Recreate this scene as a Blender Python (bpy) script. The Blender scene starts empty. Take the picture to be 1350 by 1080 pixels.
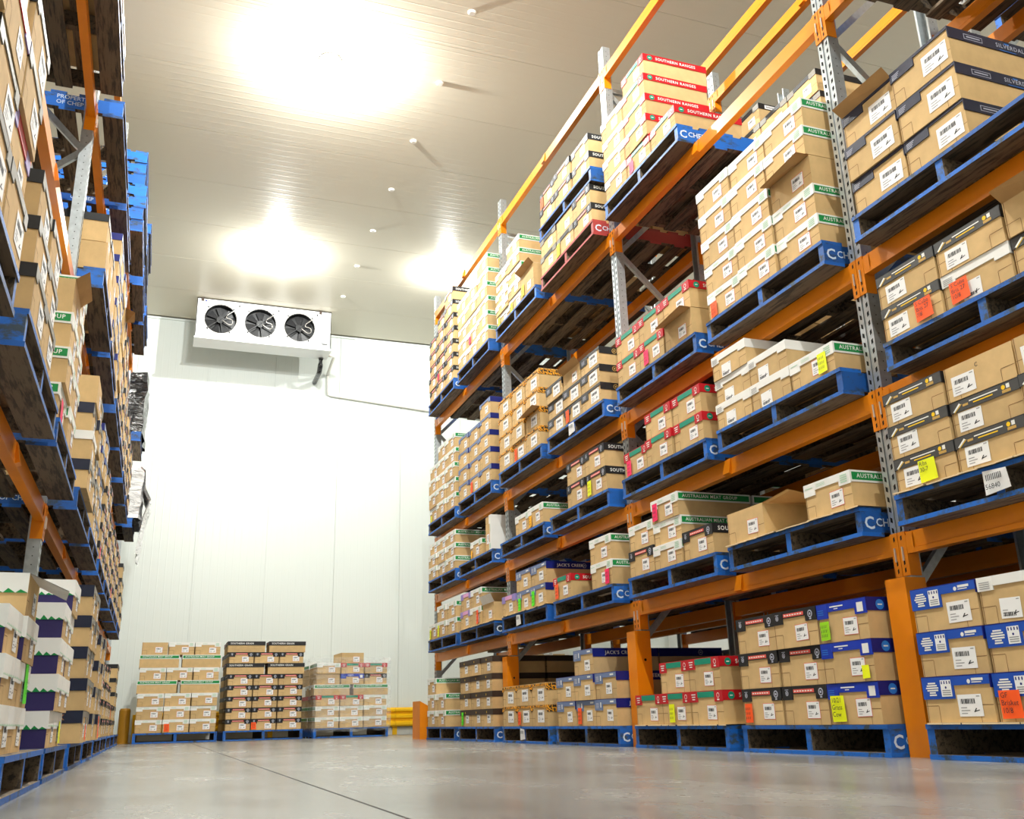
import bpy, math, random
from mathutils import Matrix, Vector
random.seed(7)
S = bpy.context.scene
C = S.collection

# ------------------------------------------------------------------ camera
H = 0.2096
yaw, pitch, roll = 0.35705848, 0.31430979, -0.02724083
fwd = Vector((math.sin(yaw)*math.cos(pitch), math.cos(yaw)*math.cos(pitch), math.sin(pitch)))
rgt = Vector((math.cos(yaw), -math.sin(yaw), 0)); upv = rgt.cross(fwd)
r2 = math.cos(roll)*rgt + math.sin(roll)*upv
u2 = -math.sin(roll)*rgt + math.cos(roll)*upv
cd = bpy.data.cameras.new('camera'); cam = bpy.data.objects.new('camera', cd); C.objects.link(cam)
cd.sensor_width = 36; cd.lens = 1252.89/1350*36; cd.clip_start = 0.05; cd.clip_end = 80
cam.matrix_world = Matrix(((r2.x, u2.x, -fwd.x, 0), (r2.y, u2.y, -fwd.y, 0), (r2.z, u2.z, -fwd.z, H), (0, 0, 0, 1)))
S.camera = cam
# ------------------------------------------------------------------ world, exposure
w = bpy.data.worlds.new('world'); S.world = w; w.use_nodes = True
w.node_tree.nodes['Background'].inputs[0].default_value = (0.9, 0.95, 1, 1)
w.node_tree.nodes['Background'].inputs[1].default_value = 0.3
S.view_settings.view_transform = 'Standard'; S.view_settings.look = 'None'
S.view_settings.gamma = 1; S.view_settings.use_curve_mapping = False
S.view_settings.exposure = 0.0
CEIL = 7.28
LAMP_W = [400, 920, 920, 920, 230]
LAMPS = [(1.305, 13.89), (1.305, 9.01), (1.305, 4.13), (1.305, -0.75), (4.05, 13.74)]

# ------------------------------------------------------------------ materials
def s2l(c):
    return tuple((v/12.92 if v <= .04045 else ((v+.055)/1.055)**2.4) for v in (x/255 for x in c))
MATS = {}
def mat(name, rgb, rough=.6, metal=0, noise=0, nscale=20, bump=0, stretch=None, rnd=0, coat=0, spec=.4, emit=0, lin=False, alpha=1):
    if name in MATS: return MATS[name]
    m = bpy.data.materials.new(name); m.use_nodes = True
    nt = m.node_tree; b = nt.nodes['Principled BSDF']
    col = rgb if lin else s2l(rgb)
    b.inputs['Base Color'].default_value = (*col, 1)
    b.inputs['Roughness'].default_value = rough; b.inputs['Metallic'].default_value = metal
    b.inputs['Specular IOR Level'].default_value = spec
    if coat: b.inputs['Coat Weight'].default_value = coat
    if alpha < 1: b.inputs['Alpha'].default_value = alpha
    if emit:
        b.inputs['Emission Color'].default_value = (*col, 1); b.inputs['Emission Strength'].default_value = emit
    if noise or bump or rnd:
        tc = nt.nodes.new('ShaderNodeTexCoord'); mp = nt.nodes.new('ShaderNodeMapping')
        if stretch: mp.inputs['Scale'].default_value = stretch
        nz = nt.nodes.new('ShaderNodeTexNoise'); nz.inputs['Scale'].default_value = nscale; nz.inputs['Detail'].default_value = 4
        nt.links.new(tc.outputs['Object'], mp.inputs[0]); nt.links.new(mp.outputs[0], nz.inputs['Vector'])
        hsv = nt.nodes.new('ShaderNodeHueSaturation'); hsv.inputs['Color'].default_value = (*col, 1)
        mr = nt.nodes.new('ShaderNodeMapRange'); mr.inputs['To Min'].default_value = 1-noise; mr.inputs['To Max'].default_value = 1+noise
        mr.inputs['From Min'].default_value = .3; mr.inputs['From Max'].default_value = .7
        nt.links.new(nz.outputs[0], mr.inputs[0])
        val = mr.outputs[0]
        if rnd:
            oi = nt.nodes.new('ShaderNodeObjectInfo'); m2 = nt.nodes.new('ShaderNodeMapRange')
            m2.inputs['To Min'].default_value = 1-rnd; m2.inputs['To Max'].default_value = 1+rnd
            nt.links.new(oi.outputs['Random'], m2.inputs[0])
            mu = nt.nodes.new('ShaderNodeMath'); mu.operation = 'MULTIPLY'
            nt.links.new(val, mu.inputs[0]); nt.links.new(m2.outputs[0], mu.inputs[1]); val = mu.outputs[0]
        nt.links.new(val, hsv.inputs['Value']); nt.links.new(hsv.outputs[0], b.inputs['Base Color'])
        if bump:
            bp = nt.nodes.new('ShaderNodeBump'); bp.inputs['Strength'].default_value = bump; bp.inputs['Distance'].default_value = .01
            nt.links.new(nz.outputs[0], bp.inputs['Height']); nt.links.new(bp.outputs[0], b.inputs['Normal'])
    MATS[name] = m
    return m

def worn_paint(name, paint, under, thr=.62, nscale=9, stretch=(1, 1, 1), rough=.55):
    """paint rubbed through to the bare material in irregular scuffs"""
    m = bpy.data.materials.new(name); m.use_nodes = True; nt = m.node_tree; b = nt.nodes['Principled BSDF']
    tc = nt.nodes.new('ShaderNodeTexCoord'); mp = nt.nodes.new('ShaderNodeMapping'); mp.inputs['Scale'].default_value = stretch
    oi = nt.nodes.new('ShaderNodeObjectInfo'); ad = nt.nodes.new('ShaderNodeVectorMath'); ad.operation = 'ADD'
    sc = nt.nodes.new('ShaderNodeMath'); sc.operation = 'MULTIPLY'; sc.inputs[1].default_value = 37
    nt.links.new(oi.outputs['Random'], sc.inputs[0])
    nt.links.new(tc.outputs['Object'], mp.inputs[0]); nt.links.new(mp.outputs[0], ad.inputs[0]); nt.links.new(sc.outputs[0], ad.inputs[1])
    nz = nt.nodes.new('ShaderNodeTexNoise'); nz.inputs['Scale'].default_value = nscale; nz.inputs['Detail'].default_value = 8; nz.inputs['Roughness'].default_value = .7
    nt.links.new(ad.outputs[0], nz.inputs['Vector'])
    cr = nt.nodes.new('ShaderNodeValToRGB'); e = cr.color_ramp.elements
    e[0].position = thr-.05; e[0].color = (*s2l(paint), 1); e[1].position = thr+.05; e[1].color = (*s2l(under), 1)
    nt.links.new(nz.outputs[0], cr.inputs[0])
    hs = nt.nodes.new('ShaderNodeHueSaturation'); mr = nt.nodes.new('ShaderNodeMapRange')
    mr.inputs['To Min'].default_value = .65; mr.inputs['To Max'].default_value = 1.25
    nt.links.new(oi.outputs['Random'], mr.inputs[0]); nt.links.new(mr.outputs[0], hs.inputs['Value'])
    nt.links.new(cr.outputs[0], hs.inputs['Color']); nt.links.new(hs.outputs[0], b.inputs['Base Color'])
    b.inputs['Roughness'].default_value = rough
    bp = nt.nodes.new('ShaderNodeBump'); bp.inputs['Strength'].default_value = .4; bp.inputs['Distance'].default_value = .004
    nt.links.new(nz.outputs[0], bp.inputs['Height']); nt.links.new(bp.outputs[0], b.inputs['Normal'])
    MATS[name] = m
    return m

card = mat('cardboard', (204, 172, 122), .8, noise=.07, nscale=14, bump=.05, rnd=.10, spec=.2)
card2 = mat('cardboard_inner', (186, 146, 96), .85, noise=.08, nscale=10, spec=.2)
crease = mat('cardboard_crease', (126, 92, 54), .9)
slip = mat('slip_sheet_card', (222, 200, 160), .85, noise=.06, nscale=9)
white = mat('lid_white', (236, 236, 232), .55, noise=.03, nscale=8)
green = mat('lid_green', (12, 138, 66), .5)
palegreen = mat('print_pale_green', (176, 212, 186), .6)
red = mat('lid_red', (190, 18, 32), .5)
teal = mat('lid_teal', (0, 140, 112), .5)
black = mat('lid_black', (26, 26, 28), .5)
royal = mat('lid_royal_blue', (14, 52, 172), .4)
deepblue = mat('lid_deep_blue', (10, 24, 112), .45)
midblue = mat('lid_mid_blue', (24, 76, 176), .45)
sky = mat('print_light_blue', (40, 120, 210), .5)
greylid = mat('lid_dark_grey', (66, 66, 66), .5)
yellow = mat('print_yellow', (246, 200, 10), .5)
navy = mat('lid_navy', (22, 28, 52), .45)
slate = mat('lid_slate_blue', (108, 126, 164), .5)
copper = mat('print_copper', (170, 116, 76), .5)
greytab = mat('lid_mid_grey', (128, 124, 114), .55)
purple = mat('lid_purple', (44, 34, 92), .55)
brownblk = mat('lid_brown_black', (56, 42, 32), .55)
lilac = mat('lid_lilac', (148, 132, 196), .55)
pink = mat('lid_pink', (222, 160, 206), .55)
salmon = mat('print_salmon', (226, 92, 80), .5)
silver = mat('print_silver', (180, 184, 200), .4)
gold = mat('print_gold', (196, 156, 80), .5)
paper = mat('paper_white', (240, 240, 240), .6)
ink = mat('print_ink', (40, 40, 44), .7)
inkgrey = mat('print_grey', (150, 150, 152), .7)
NOTE = {'o': mat('note_orange', (255, 92, 24), .6, emit=0), 'y': mat('note_yellow', (236, 244, 0), .6),
        'g': mat('note_green', (90, 238, 20), .6), 'p': mat('note_pink', (244, 30, 96), .6), 'a': mat('note_amber', (250, 180, 10), .6),
        'l': mat('note_lime', (150, 214, 10), .6)}
blue = worn_paint('pallet_blue', (6, 92, 180), (46, 62, 74), .56, 13, (1, .45, 1))
wood = worn_paint('pallet_wood', (108, 92, 72), (58, 50, 41), .53, 7, (.6, 6, 6), .8)
redp = worn_paint('pallet_red', (160, 50, 46), (90, 56, 48), .66, 8)
chalk = mat('pallet_print', (206, 220, 236), .6)
galv = mat('galvanised_steel', (190, 196, 198), .38, .75, noise=.12, nscale=30)
hole = mat('slot_shade', (14, 14, 14), .9)  # openings are flat dark patches; the shade inside is in the colour
orange = mat('rack_orange', (226, 130, 4), .38, noise=.05, nscale=6, coat=.15)
pinw = mat('pin_zinc', (210, 205, 195), .4, .3)
gyellow = mat('guardrail_yellow', (246, 190, 12), .4, noise=.05, nscale=4)
coolw = mat('cooler_white', (242, 243, 242), .35)
fanblk = mat('fan_black', (12, 12, 13), .5)
fanblade = mat('fan_blade', (20, 20, 22), .5)
wire = mat('wire_grey', (170, 165, 158), .35, .6)
pvc = mat('pvc_white', (236, 234, 226), .4)
lampw = mat('lamp_glass', (255, 252, 244), .4, emit=2.0)
lampbase = mat('lamp_base', (200, 204, 206), .5)

def panel_mat(name, rgb, axis, pitch, rough, strength):
    m = bpy.data.materials.new(name); m.use_nodes = True; nt = m.node_tree; b = nt.nodes['Principled BSDF']
    b.inputs['Roughness'].default_value = rough; b.inputs['Base Color'].default_value = (*s2l(rgb), 1); b.inputs['Specular IOR Level'].default_value = .3
    g = nt.nodes.new('ShaderNodeNewGeometry'); wv = nt.nodes.new('ShaderNodeTexWave')
    wv.wave_type = 'BANDS'; wv.bands_direction = axis; wv.inputs['Scale'].default_value = math.pi/(10*pitch)*2/ (2)
    wv.inputs['Distortion'].default_value = 0
    nt.links.new(g.outputs['Position'], wv.inputs['Vector'])
    pw = nt.nodes.new('ShaderNodeMath'); pw.operation = 'POWER'; pw.inputs[1].default_value = 30
    nt.links.new(wv.outputs['Fac'], pw.inputs[0])
    bp = nt.nodes.new('ShaderNodeBump'); bp.inputs['Strength'].default_value = strength; bp.inputs['Distance'].default_value = .004
    nt.links.new(pw.outputs[0], bp.inputs['Height']); nt.links.new(bp.outputs[0], b.inputs['Normal'])
    MATS[name] = m
    return m
wallm = panel_mat('wall_panel_white', (222, 228, 223), 'X', .12, .32, .25)
ceilm = panel_mat('ceiling_panel_cream', (216, 209, 190), 'Y', .12, .36, .18)
sidem = mat('side_wall_white', (226, 228, 224), .5)

def floor_mat():
    m = bpy.data.materials.new('polished_concrete'); m.use_nodes = True; nt = m.node_tree; b = nt.nodes['Principled BSDF']
    g = nt.nodes.new('ShaderNodeNewGeometry')
    n1 = nt.nodes.new('ShaderNodeTexNoise'); n1.inputs['Scale'].default_value = .9; n1.inputs['Detail'].default_value = 8; n1.inputs['Roughness'].default_value = .65
    mp = nt.nodes.new('ShaderNodeMapping'); mp.inputs['Scale'].default_value = (1.6, .7, 1)
    nt.links.new(g.outputs['Position'], mp.inputs[0]); nt.links.new(mp.outputs[0], n1.inputs['Vector'])
    cr = nt.nodes.new('ShaderNodeValToRGB'); e = cr.color_ramp.elements
    e[0].position = .3; e[0].color = (*s2l((110, 110, 109)), 1); e[1].position = .7; e[1].color = (*s2l((150, 150, 147)), 1)
    nt.links.new(n1.outputs[0], cr.inputs[0])
    n2 = nt.nodes.new('ShaderNodeTexNoise'); n2.inputs['Scale'].default_value = 26; n2.inputs['Detail'].default_value = 3
    nt.links.new(g.outputs['Position'], n2.inputs['Vector'])
    c2 = nt.nodes.new('ShaderNodeValToRGB'); e = c2.color_ramp.elements
    e[0].position = .30; e[0].color = (.3, .28, .26, 1); e[1].position = .33; e[1].color = (1, 1, 1, 1)
    nt.links.new(n2.outputs[0], c2.inputs[0])
    mx = nt.nodes.new('ShaderNodeMixRGB'); mx.blend_type = 'MULTIPLY'; mx.inputs[0].default_value = .8
    nt.links.new(cr.outputs[0], mx.inputs[1]); nt.links.new(c2.outputs[0], mx.inputs[2]); nt.links.new(mx.outputs[0], b.inputs['Base Color'])
    mr = nt.nodes.new('ShaderNodeMapRange'); mr.inputs['To Min'].default_value = .13; mr.inputs['To Max'].default_value = .36
    nt.links.new(n1.outputs[0], mr.inputs[0]); nt.links.new(mr.outputs[0], b.inputs['Roughness'])
    b.inputs['Specular IOR Level'].default_value = .5
    return m
floorm = floor_mat()

def tiger_mat():
    m = bpy.data.materials.new('print_tiger'); m.use_nodes = True; nt = m.node_tree; b = nt.nodes['Principled BSDF']
    tc = nt.nodes.new('ShaderNodeTexCoord'); wv = nt.nodes.new('ShaderNodeTexWave'); wv.bands_direction = 'DIAGONAL'
    wv.inputs['Scale'].default_value = 16; wv.inputs['Distortion'].default_value = 10; wv.inputs['Detail Scale'].default_value = 2.2
    nt.links.new(tc.outputs['Object'], wv.inputs['Vector'])
    cr = nt.nodes.new('ShaderNodeValToRGB'); e = cr.color_ramp.elements; cr.color_ramp.interpolation = 'CONSTANT'
    e[0].position = 0; e[0].color = (*s2l((34, 28, 22)), 1); e[1].position = .42; e[1].color = (*s2l((236, 160, 28)), 1)
    nt.links.new(wv.outputs['Fac'], cr.inputs[0]); nt.links.new(cr.outputs[0], b.inputs['Base Color']); b.inputs['Roughness'].default_value = .55
    return m
tiger = tiger_mat()

def film_mat(name, base, t, rough):
    m = bpy.data.materials.new(name); m.use_nodes = True; nt = m.node_tree; b = nt.nodes['Principled BSDF']
    b.inputs['Base Color'].default_value = (*s2l(base), 1); b.inputs['Roughness'].default_value = rough; b.inputs['Specular IOR Level'].default_value = .9
    tc = nt.nodes.new('ShaderNodeTexCoord'); mp = nt.nodes.new('ShaderNodeMapping'); mp.inputs['Scale'].default_value = (1, 1, 3)
    nz = nt.nodes.new('ShaderNodeTexNoise'); nz.inputs['Scale'].default_value = 5; nz.inputs['Detail'].default_value = 5; nz.inputs['Distortion'].default_value = 1
    nt.links.new(tc.outputs['Object'], mp.inputs[0]); nt.links.new(mp.outputs[0], nz.inputs['Vector'])
    bp = nt.nodes.new('ShaderNodeBump'); bp.inputs['Strength'].default_value = 1; bp.inputs['Distance'].default_value = .05
    nt.links.new(nz.outputs[0], bp.inputs['Height']); nt.links.new(bp.outputs[0], b.inputs['Normal'])
    if t:
        mr = nt.nodes.new('ShaderNodeMapRange'); mr.inputs['From Min'].default_value = .35; mr.inputs['From Max'].default_value = .7
        mr.inputs['To Min'].default_value = .02; mr.inputs['To Max'].default_value = t
        nt.links.new(nz.outputs[0], mr.inputs[0]); nt.links.new(mr.outputs[0], b.inputs['Alpha'])
    return m
film = film_mat('clear_stretch_film', (240, 244, 244), .26, .12)
blackfilm = film_mat('black_stretch_film', (10, 10, 12), 0, .18)
whitefilm = film_mat('white_sheet_film', (240, 240, 240), 0, .5)

# ------------------------------------------------------------------ mesh helpers
class MB:
    def __init__(s): s.v = []; s.f = []; s.m = []; s.ms = []
    def mi(s, m):
        if m not in s.ms: s.ms.append(m)
        return s.ms.index(m)
    def poly(s, pts, m):
        n = len(s.v); s.v += [tuple(p) for p in pts]; s.f.append(tuple(range(n, n+len(pts)))); s.m.append(s.mi(m)); return s
    def box(s, x0, x1, y0, y1, z0, z1, m, mz=None):
        n = len(s.v)
        s.v += [(x0, y0, z0), (x1, y0, z0), (x1, y1, z0), (x0, y1, z0), (x0, y0, z1), (x1, y0, z1), (x1, y1, z1), (x0, y1, z1)]
        k = s.mi(m); kz = s.mi(mz) if mz else k
        for q, mm in (((0, 3, 2, 1), kz), ((4, 5, 6, 7), kz), ((0, 1, 5, 4), k), ((1, 2, 6, 5), k), ((2, 3, 7, 6), k), ((3, 0, 4, 7), k)):
            s.f.append(tuple(n+i for i in q)); s.m.append(mm)
        return s
    def fr(s, x0, x1, z0, z1, y, m): return s.poly([(x0, y, z0), (x1, y, z0), (x1, y, z1), (x0, y, z1)], m)
    def sd(s, y0, y1, z0, z1, x, m): return s.poly([(x, y0, z0), (x, y1, z0), (x, y1, z1), (x, y0, z1)], m)
    def sl(s, y0, y1, z0, z1, x, m): return s.poly([(x, y1, z0), (x, y0, z0), (x, y0, z1), (x, y1, z1)], m)
    def disc(s, cx, cz, r, y, m, n=14, rz=None):
        return s.poly([(cx+r*math.cos(2*math.pi*i/n), y, cz+(rz or r)*math.sin(2*math.pi*i/n)) for i in range(n)], m)
    def sdisc(s, cy, cz, r, x, m, n=14, sgn=1, rz=None):
        return s.poly([(x, cy+sgn*r*math.cos(2*math.pi*i/n), cz+(rz or r)*math.sin(2*math.pi*i/n)) for i in range(n)], m)
    def bar(s, a, b, wd, ht, m):
        a = Vector(a); b = Vector(b); d = (b-a).normalized()
        up = Vector((0, 0, 1)) if abs(d.z) < .99 else Vector((0, 1, 0))
        sx = d.cross(up).normalized()*wd/2; sy = sx.cross(d).normalized()*ht/2
        n = len(s.v)
        for p in (a, b): s.v += [tuple(p-sx-sy), tuple(p+sx-sy), tuple(p+sx+sy), tuple(p-sx+sy)]
        k = s.mi(m)
        for q in ((3, 2, 1, 0), (4, 5, 6, 7), (0, 1, 5, 4), (1, 2, 6, 5), (2, 3, 7, 6), (3, 0, 4, 7)):
            s.f.append(tuple(n+i for i in q)); s.m.append(k)
        return s
    def tube(s, pts, r, m, n=8):
        pts = [Vector(p) for p in pts]; rings = []; k = s.mi(m)
        for i, p in enumerate(pts):
            d = ((pts[min(i+1, len(pts)-1)]-pts[max(i-1, 0)])).normalized()
            up = Vector((0, 0, 1)) if abs(d.z) < .9 else Vector((1, 0, 0))
            a = d.cross(up).normalized(); b = d.cross(a)
            rings.append(len(s.v))
            for j in range(n):
                t = 2*math.pi*j/n; s.v.append(tuple(p+r*(math.cos(t)*a+math.sin(t)*b)))
        for i in range(len(pts)-1):
            for j in range(n):
                s.f.append((rings[i]+j, rings[i]+(j+1) % n, rings[i+1]+(j+1) % n, rings[i+1]+j)); s.m.append(k)
        for r0, rev in ((rings[0], 0), (rings[-1], 1)):
            q = [r0+j for j in range(n)]; s.f.append(tuple(q if rev else q[::-1])); s.m.append(k)
        return s
    def mesh(s, name, smooth=False):
        me = bpy.data.meshes.new(name); me.from_pydata(s.v, [], s.f)
        for m in s.ms: me.materials.append(m)
        me.polygons.foreach_set('material_index', s.m)
        if smooth: me.polygons.foreach_set('use_smooth', [True]*len(s.f))
        me.update(); return me
CACHE = {}
def cached(key, fn):
    if key not in CACHE: CACHE[key] = fn()
    return CACHE[key]
def obj(name, me, parent=None, loc=(0, 0, 0), rz=0, rot=None):
    o = bpy.data.objects.new(name, me); C.objects.link(o); o.location = loc
    o.rotation_euler = rot if rot else (0, 0, rz)
    if parent: o.parent = parent
    return o
def tag(o, label, cat, group=None):
    o['label'] = label; o['category'] = cat
    if group: o['group'] = group
    return o
def struct(name, me, **k):
    o = obj(name, me, **k); o['kind'] = 'structure'; return o
def text_mesh(txt, size, m, align='LEFT', bold=.0, spacing=1.0):
    def make():
        cu = bpy.data.curves.new('t', 'FONT'); cu.body = txt; cu.size = size; cu.align_x = align; cu.resolution_u = 2
        cu.offset = bold*size; cu.space_character = spacing; cu.fill_mode = 'FRONT'
        o = bpy.data.objects.new('t', cu); C.objects.link(o); bpy.context.view_layer.update()
        me = bpy.data.meshes.new_from_object(o.evaluated_get(bpy.context.evaluated_depsgraph_get()))
        bpy.data.objects.remove(o); bpy.data.curves.remove(cu)
        me.materials.clear(); me.materials.append(m); return me
    return cached(('txt', txt, size, m.name, align, bold, spacing), make)
FR = (math.pi/2, 0, 0)                    # text on the front end (faces local -y)
RS = (math.pi/2, 0, math.pi/2)            # text on the right-hand long side (faces local +x)
LS = (math.pi/2, 0, -math.pi/2)           # text on the left-hand long side (faces local -x)

# ------------------------------------------------------------------ room
X0, X1, Y0, YW = -3.6, 9.5, -6.0, 17.0
fl = struct('floor', MB().box(X0, X1, Y0, YW, -.2, 0, floorm).mesh('floor'))
sc = MB()
sc.poly([(.567, Y0, .0006), (.574, Y0, .0006), (.574, YW, .0006), (.567, YW, .0006)], mat('joint_filler', (58, 56, 54), .8))
obj('saw_cut_joint', sc.mesh('saw_cut'), fl)
ce = struct('ceiling', MB().box(X0, X1, Y0, YW+.2, CEIL+.02, CEIL+.12, ceilm).mesh('ceiling'))
pm = MB().box(X0, X1, 0, 1.2115, CEIL, CEIL+.018, ceilm).mesh('ceiling_panel')
y = 7.17-1.216*11
while y < YW-.3:
    obj('panel', pm, ce, (0, y, 0)); y += 1.216
wb = struct('wall_back', MB().box(X0, X1, YW+.02, YW+.15, 0, CEIL, wallm).mesh('wall_back'))
pm = MB().box(0, 1.185, YW, YW+.018, .12, CEIL-.03, wallm).mesh('wall_panel')
x = .497-1.19*4
while x < X1:
    if x > X0-1: obj('panel', pm, wb, (x, 0, 0))
    x += 1.19
struct('wall_left', MB().box(X0-.15, X0, Y0, YW, 0, CEIL, sidem).mesh('wall_left'))
struct('wall_right', MB().box(X1, X1+.15, Y0, YW, 0, CEIL, sidem).mesh('wall_right'))
struct('wall_front', MB().box(X0, X1, Y0-.15, Y0, 0, CEIL, sidem).mesh('wall_front'))
struct('baseboard_back', MB().box(X0, X1, YW-.05, YW+.018, 0, .12, mat('kerb_grey', (206, 206, 200), .6, noise=.05, nscale=5)).mesh('kerb'))
struct('trim_1', MB().box(X0, X1, YW-.03, YW, CEIL-.035, CEIL, wallm).mesh('cove'))
# ceiling fixing caps in a row along the aisle
capm = MB(); N = 16
for i in range(N):
    a = 2*math.pi*i/N; b = 2*math.pi*(i+1)/N
    capm.poly([(.045*math.cos(a), .045*math.sin(a), 0), (.03*math.cos(a), .03*math.sin(a), -.022), (.03*math.cos(b), .03*math.sin(b), -.022), (.045*math.cos(b), .045*math.sin(b), 0)], pvc)
capm.poly([(.03*math.cos(-2*math.pi*i/N), .03*math.sin(-2*math.pi*i/N), -.022) for i in range(N)], pvc)
capme = capm.mesh('cap'); ordn = ['first', 'second', 'third', 'fourth', 'fifth', 'sixth', 'seventh', 'eighth', 'ninth', 'tenth']
for i in range(7):
    obj('fixing_cap', capme, ce, (2.58, 15.178-1.2305*i, CEIL))
# lamps
def lathe(prof, m, n=24):
    b = MB()
    for (ra, za), (rb, zb) in zip(prof[:-1], prof[1:]):
        for i in range(n):
            a0 = 2*math.pi*i/n; a1 = 2*math.pi*(i+1)/n
            b.poly([(ra*math.cos(a0), ra*math.sin(a0), za), (rb*math.cos(a0), rb*math.sin(a0), zb), (rb*math.cos(a1), rb*math.sin(a1), zb), (ra*math.cos(a1), ra*math.sin(a1), za)], m)
    return b
lbase = lathe([(.001, 0), (.12, 0), (.12, -.012), (.09, -.018), (.001, -.018)], lampbase).mesh('lamp_base')
lbulb = lathe([(.09, -.017), (.085, -.028), (.065, -.038), (.035, -.044), (.001, -.046)], lampw).mesh('lamp_bulb', True)
lname = ['over aisle in front of cooler', 'over middle of aisle', 'over near part of aisle', 'behind the viewer', 'behind right rack near back wall']
for (lx, ly), nm, lw in zip(LAMPS, lname, LAMP_W):
    t = tag(obj('ceiling_lamp', None, None, (lx, ly, CEIL)), f'round glowing ceiling lamp {nm}', 'lamp', 'ceiling lamps')
    obj('mount', lbase, t); obj('glass_globe', lbulb, t)
    ld = bpy.data.lights.new('lamp_light', 'POINT'); ld.energy = lw; ld.color = (.985, 1, .97); ld.shadow_soft_size = .028
    lo = bpy.data.objects.new('lamp_light', ld); C.objects.link(lo); lo.parent = t; lo.location = (0, 0, -.08)

# ------------------------------------------------------------------ racking
RX, LX = 3.254, -0.66
UR = [3.51+2.7*(3-k) for k in range(5)]      # near edges of right uprights: U0 far .. U4 near (0.81)
UL = [3.25+2.7*k for k in range(-1, 6)]      # left rack 0.55 .. 16.75
LEVR = [.891, 1.607, 2.321, 3.897, 5.47]
LEVL = [1.35, 2.79, 4.05, 5.27]
BH = .10
def upright_mesh(hgt, flip):
    b = MB(); s = -1 if flip else 1   # front faces local -x (right rack); flip => +x
    def bx(x0, x1, *a): b.box(min(s*x0, s*x1), max(s*x0, s*x1), *a)
    bx(0, .003, 0, .036, 0, hgt, galv); bx(0, .003, .054, .09, 0, hgt, galv); bx(.006, .009, .034, .056, 0, hgt, galv)
    for y0, y1 in ((0, .003), (.087, .09)): bx(.003, .07, y0, y1, 0, hgt, galv)
    for y0, y1 in ((.003, .014), (.076, .087)): bx(.067, .07, y0, y1, 0, hgt, galv)
    bx(-.02, .09, -.03, .12, 0, .006, galv)
    return b.mesh('upright')
def slots_mesh(hgt, flip):
    b = MB(); s = -1 if flip else 1; z = .1; x = -s*.0006
    while z < hgt-.05:
        for yc, sg in ((.018, 1), (.072, -1)):
            q = [(x, yc-.007, z+sg*.004), (x, yc+.007, z-sg*.004), (x, yc+.007, z+.024-sg*.004), (x, yc-.007, z+.024+sg*.004)]
            b.poly(q if s < 0 else q[::-1], hole)
        for yy, nrm in ((-.0006, -1), (.0906, 1)):
            q = [(s*.03, yy, z), (s*.036, yy, z), (s*.036, yy, z+.006), (s*.03, yy, z+.006)]
            b.poly(q, hole)
        z += .05
    return b.mesh('slots')
def beam_mesh(L, s):
    b = MB()
    def bx(x0, x1, *a): b.box(min(s*x0, s*x1), max(s*x0, s*x1), *a)
    bx(.0, .045, 0, L, .024, BH, orange); bx(-.004, .045, 0, L, 0, .022, orange); bx(.002, .043, 0, L, .021, .025, orange)
    return b.mesh('beam')
def conn_mesh(s, near):
    """end plate; near=True: plate at the low-Y end of a beam (laps the upright on its +Y half)"""
    b = MB()
    def bx(x0, x1, *a): b.box(min(s*x0, s*x1), max(s*x0, s*x1), *a)
    # local y=0 at beam end, plate covers the adjoining half of the upright face
    y0, y1 = (-.043, 0) if near else (0, .043)
    bx(-.006, -.001, y0, y1, -.10, .105, orange)
    ys = (-.002, .004) if near else (-.004, .002)
    bx(-.006, .06, ys[0], ys[1], -.10, .105, orange)
    ya, yb = (.002, .05) if near else (-.05, -.002)
    b.poly([(-s*.005, ya, .004), (-s*.005, yb, .02), (-s*.005, yb, .085), (-s*.005, ya, .1)], orange)
    for z in (.07, -.045, -.08):
        yc = (y0+y1)/2
        q = [(-s*.0068, yc-.005, z), (-s*.0068, yc+.005, z-.006), (-s*.0068, yc+.005, z+.014), (-s*.0068, yc-.005, z+.02)]
        b.poly(q, hole)
    return b.mesh('connector')
def pin_mesh(s, near):
    yc = -.02 if near else .02
    return MB().box(min(-s*.014, -s*.007), max(-s*.014, -s*.007), yc-.003, yc+.003, -.03, .035, pinw).mesh('pin')
def brk_mesh(s):
    b = MB()
    q = [(-s*.024, -.034, .008), (-s*.024, .034, .008), (-s*.004, .034, BH), (-s*.004, -.034, BH)]
    b.poly(q[::-1] if s > 0 else q, orange)
    for yy in (-.034, .034): b.poly([(-s*.024, yy, .008), (-s*.004, yy, BH), (0, yy, BH), (0, yy, 0)], orange)
    b.poly([(-s*.024, -.034, .008), (-s*.024, .034, .008), (0, .034, 0), (0, -.034, 0)], orange)
    return b.mesh('bracket')
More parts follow.
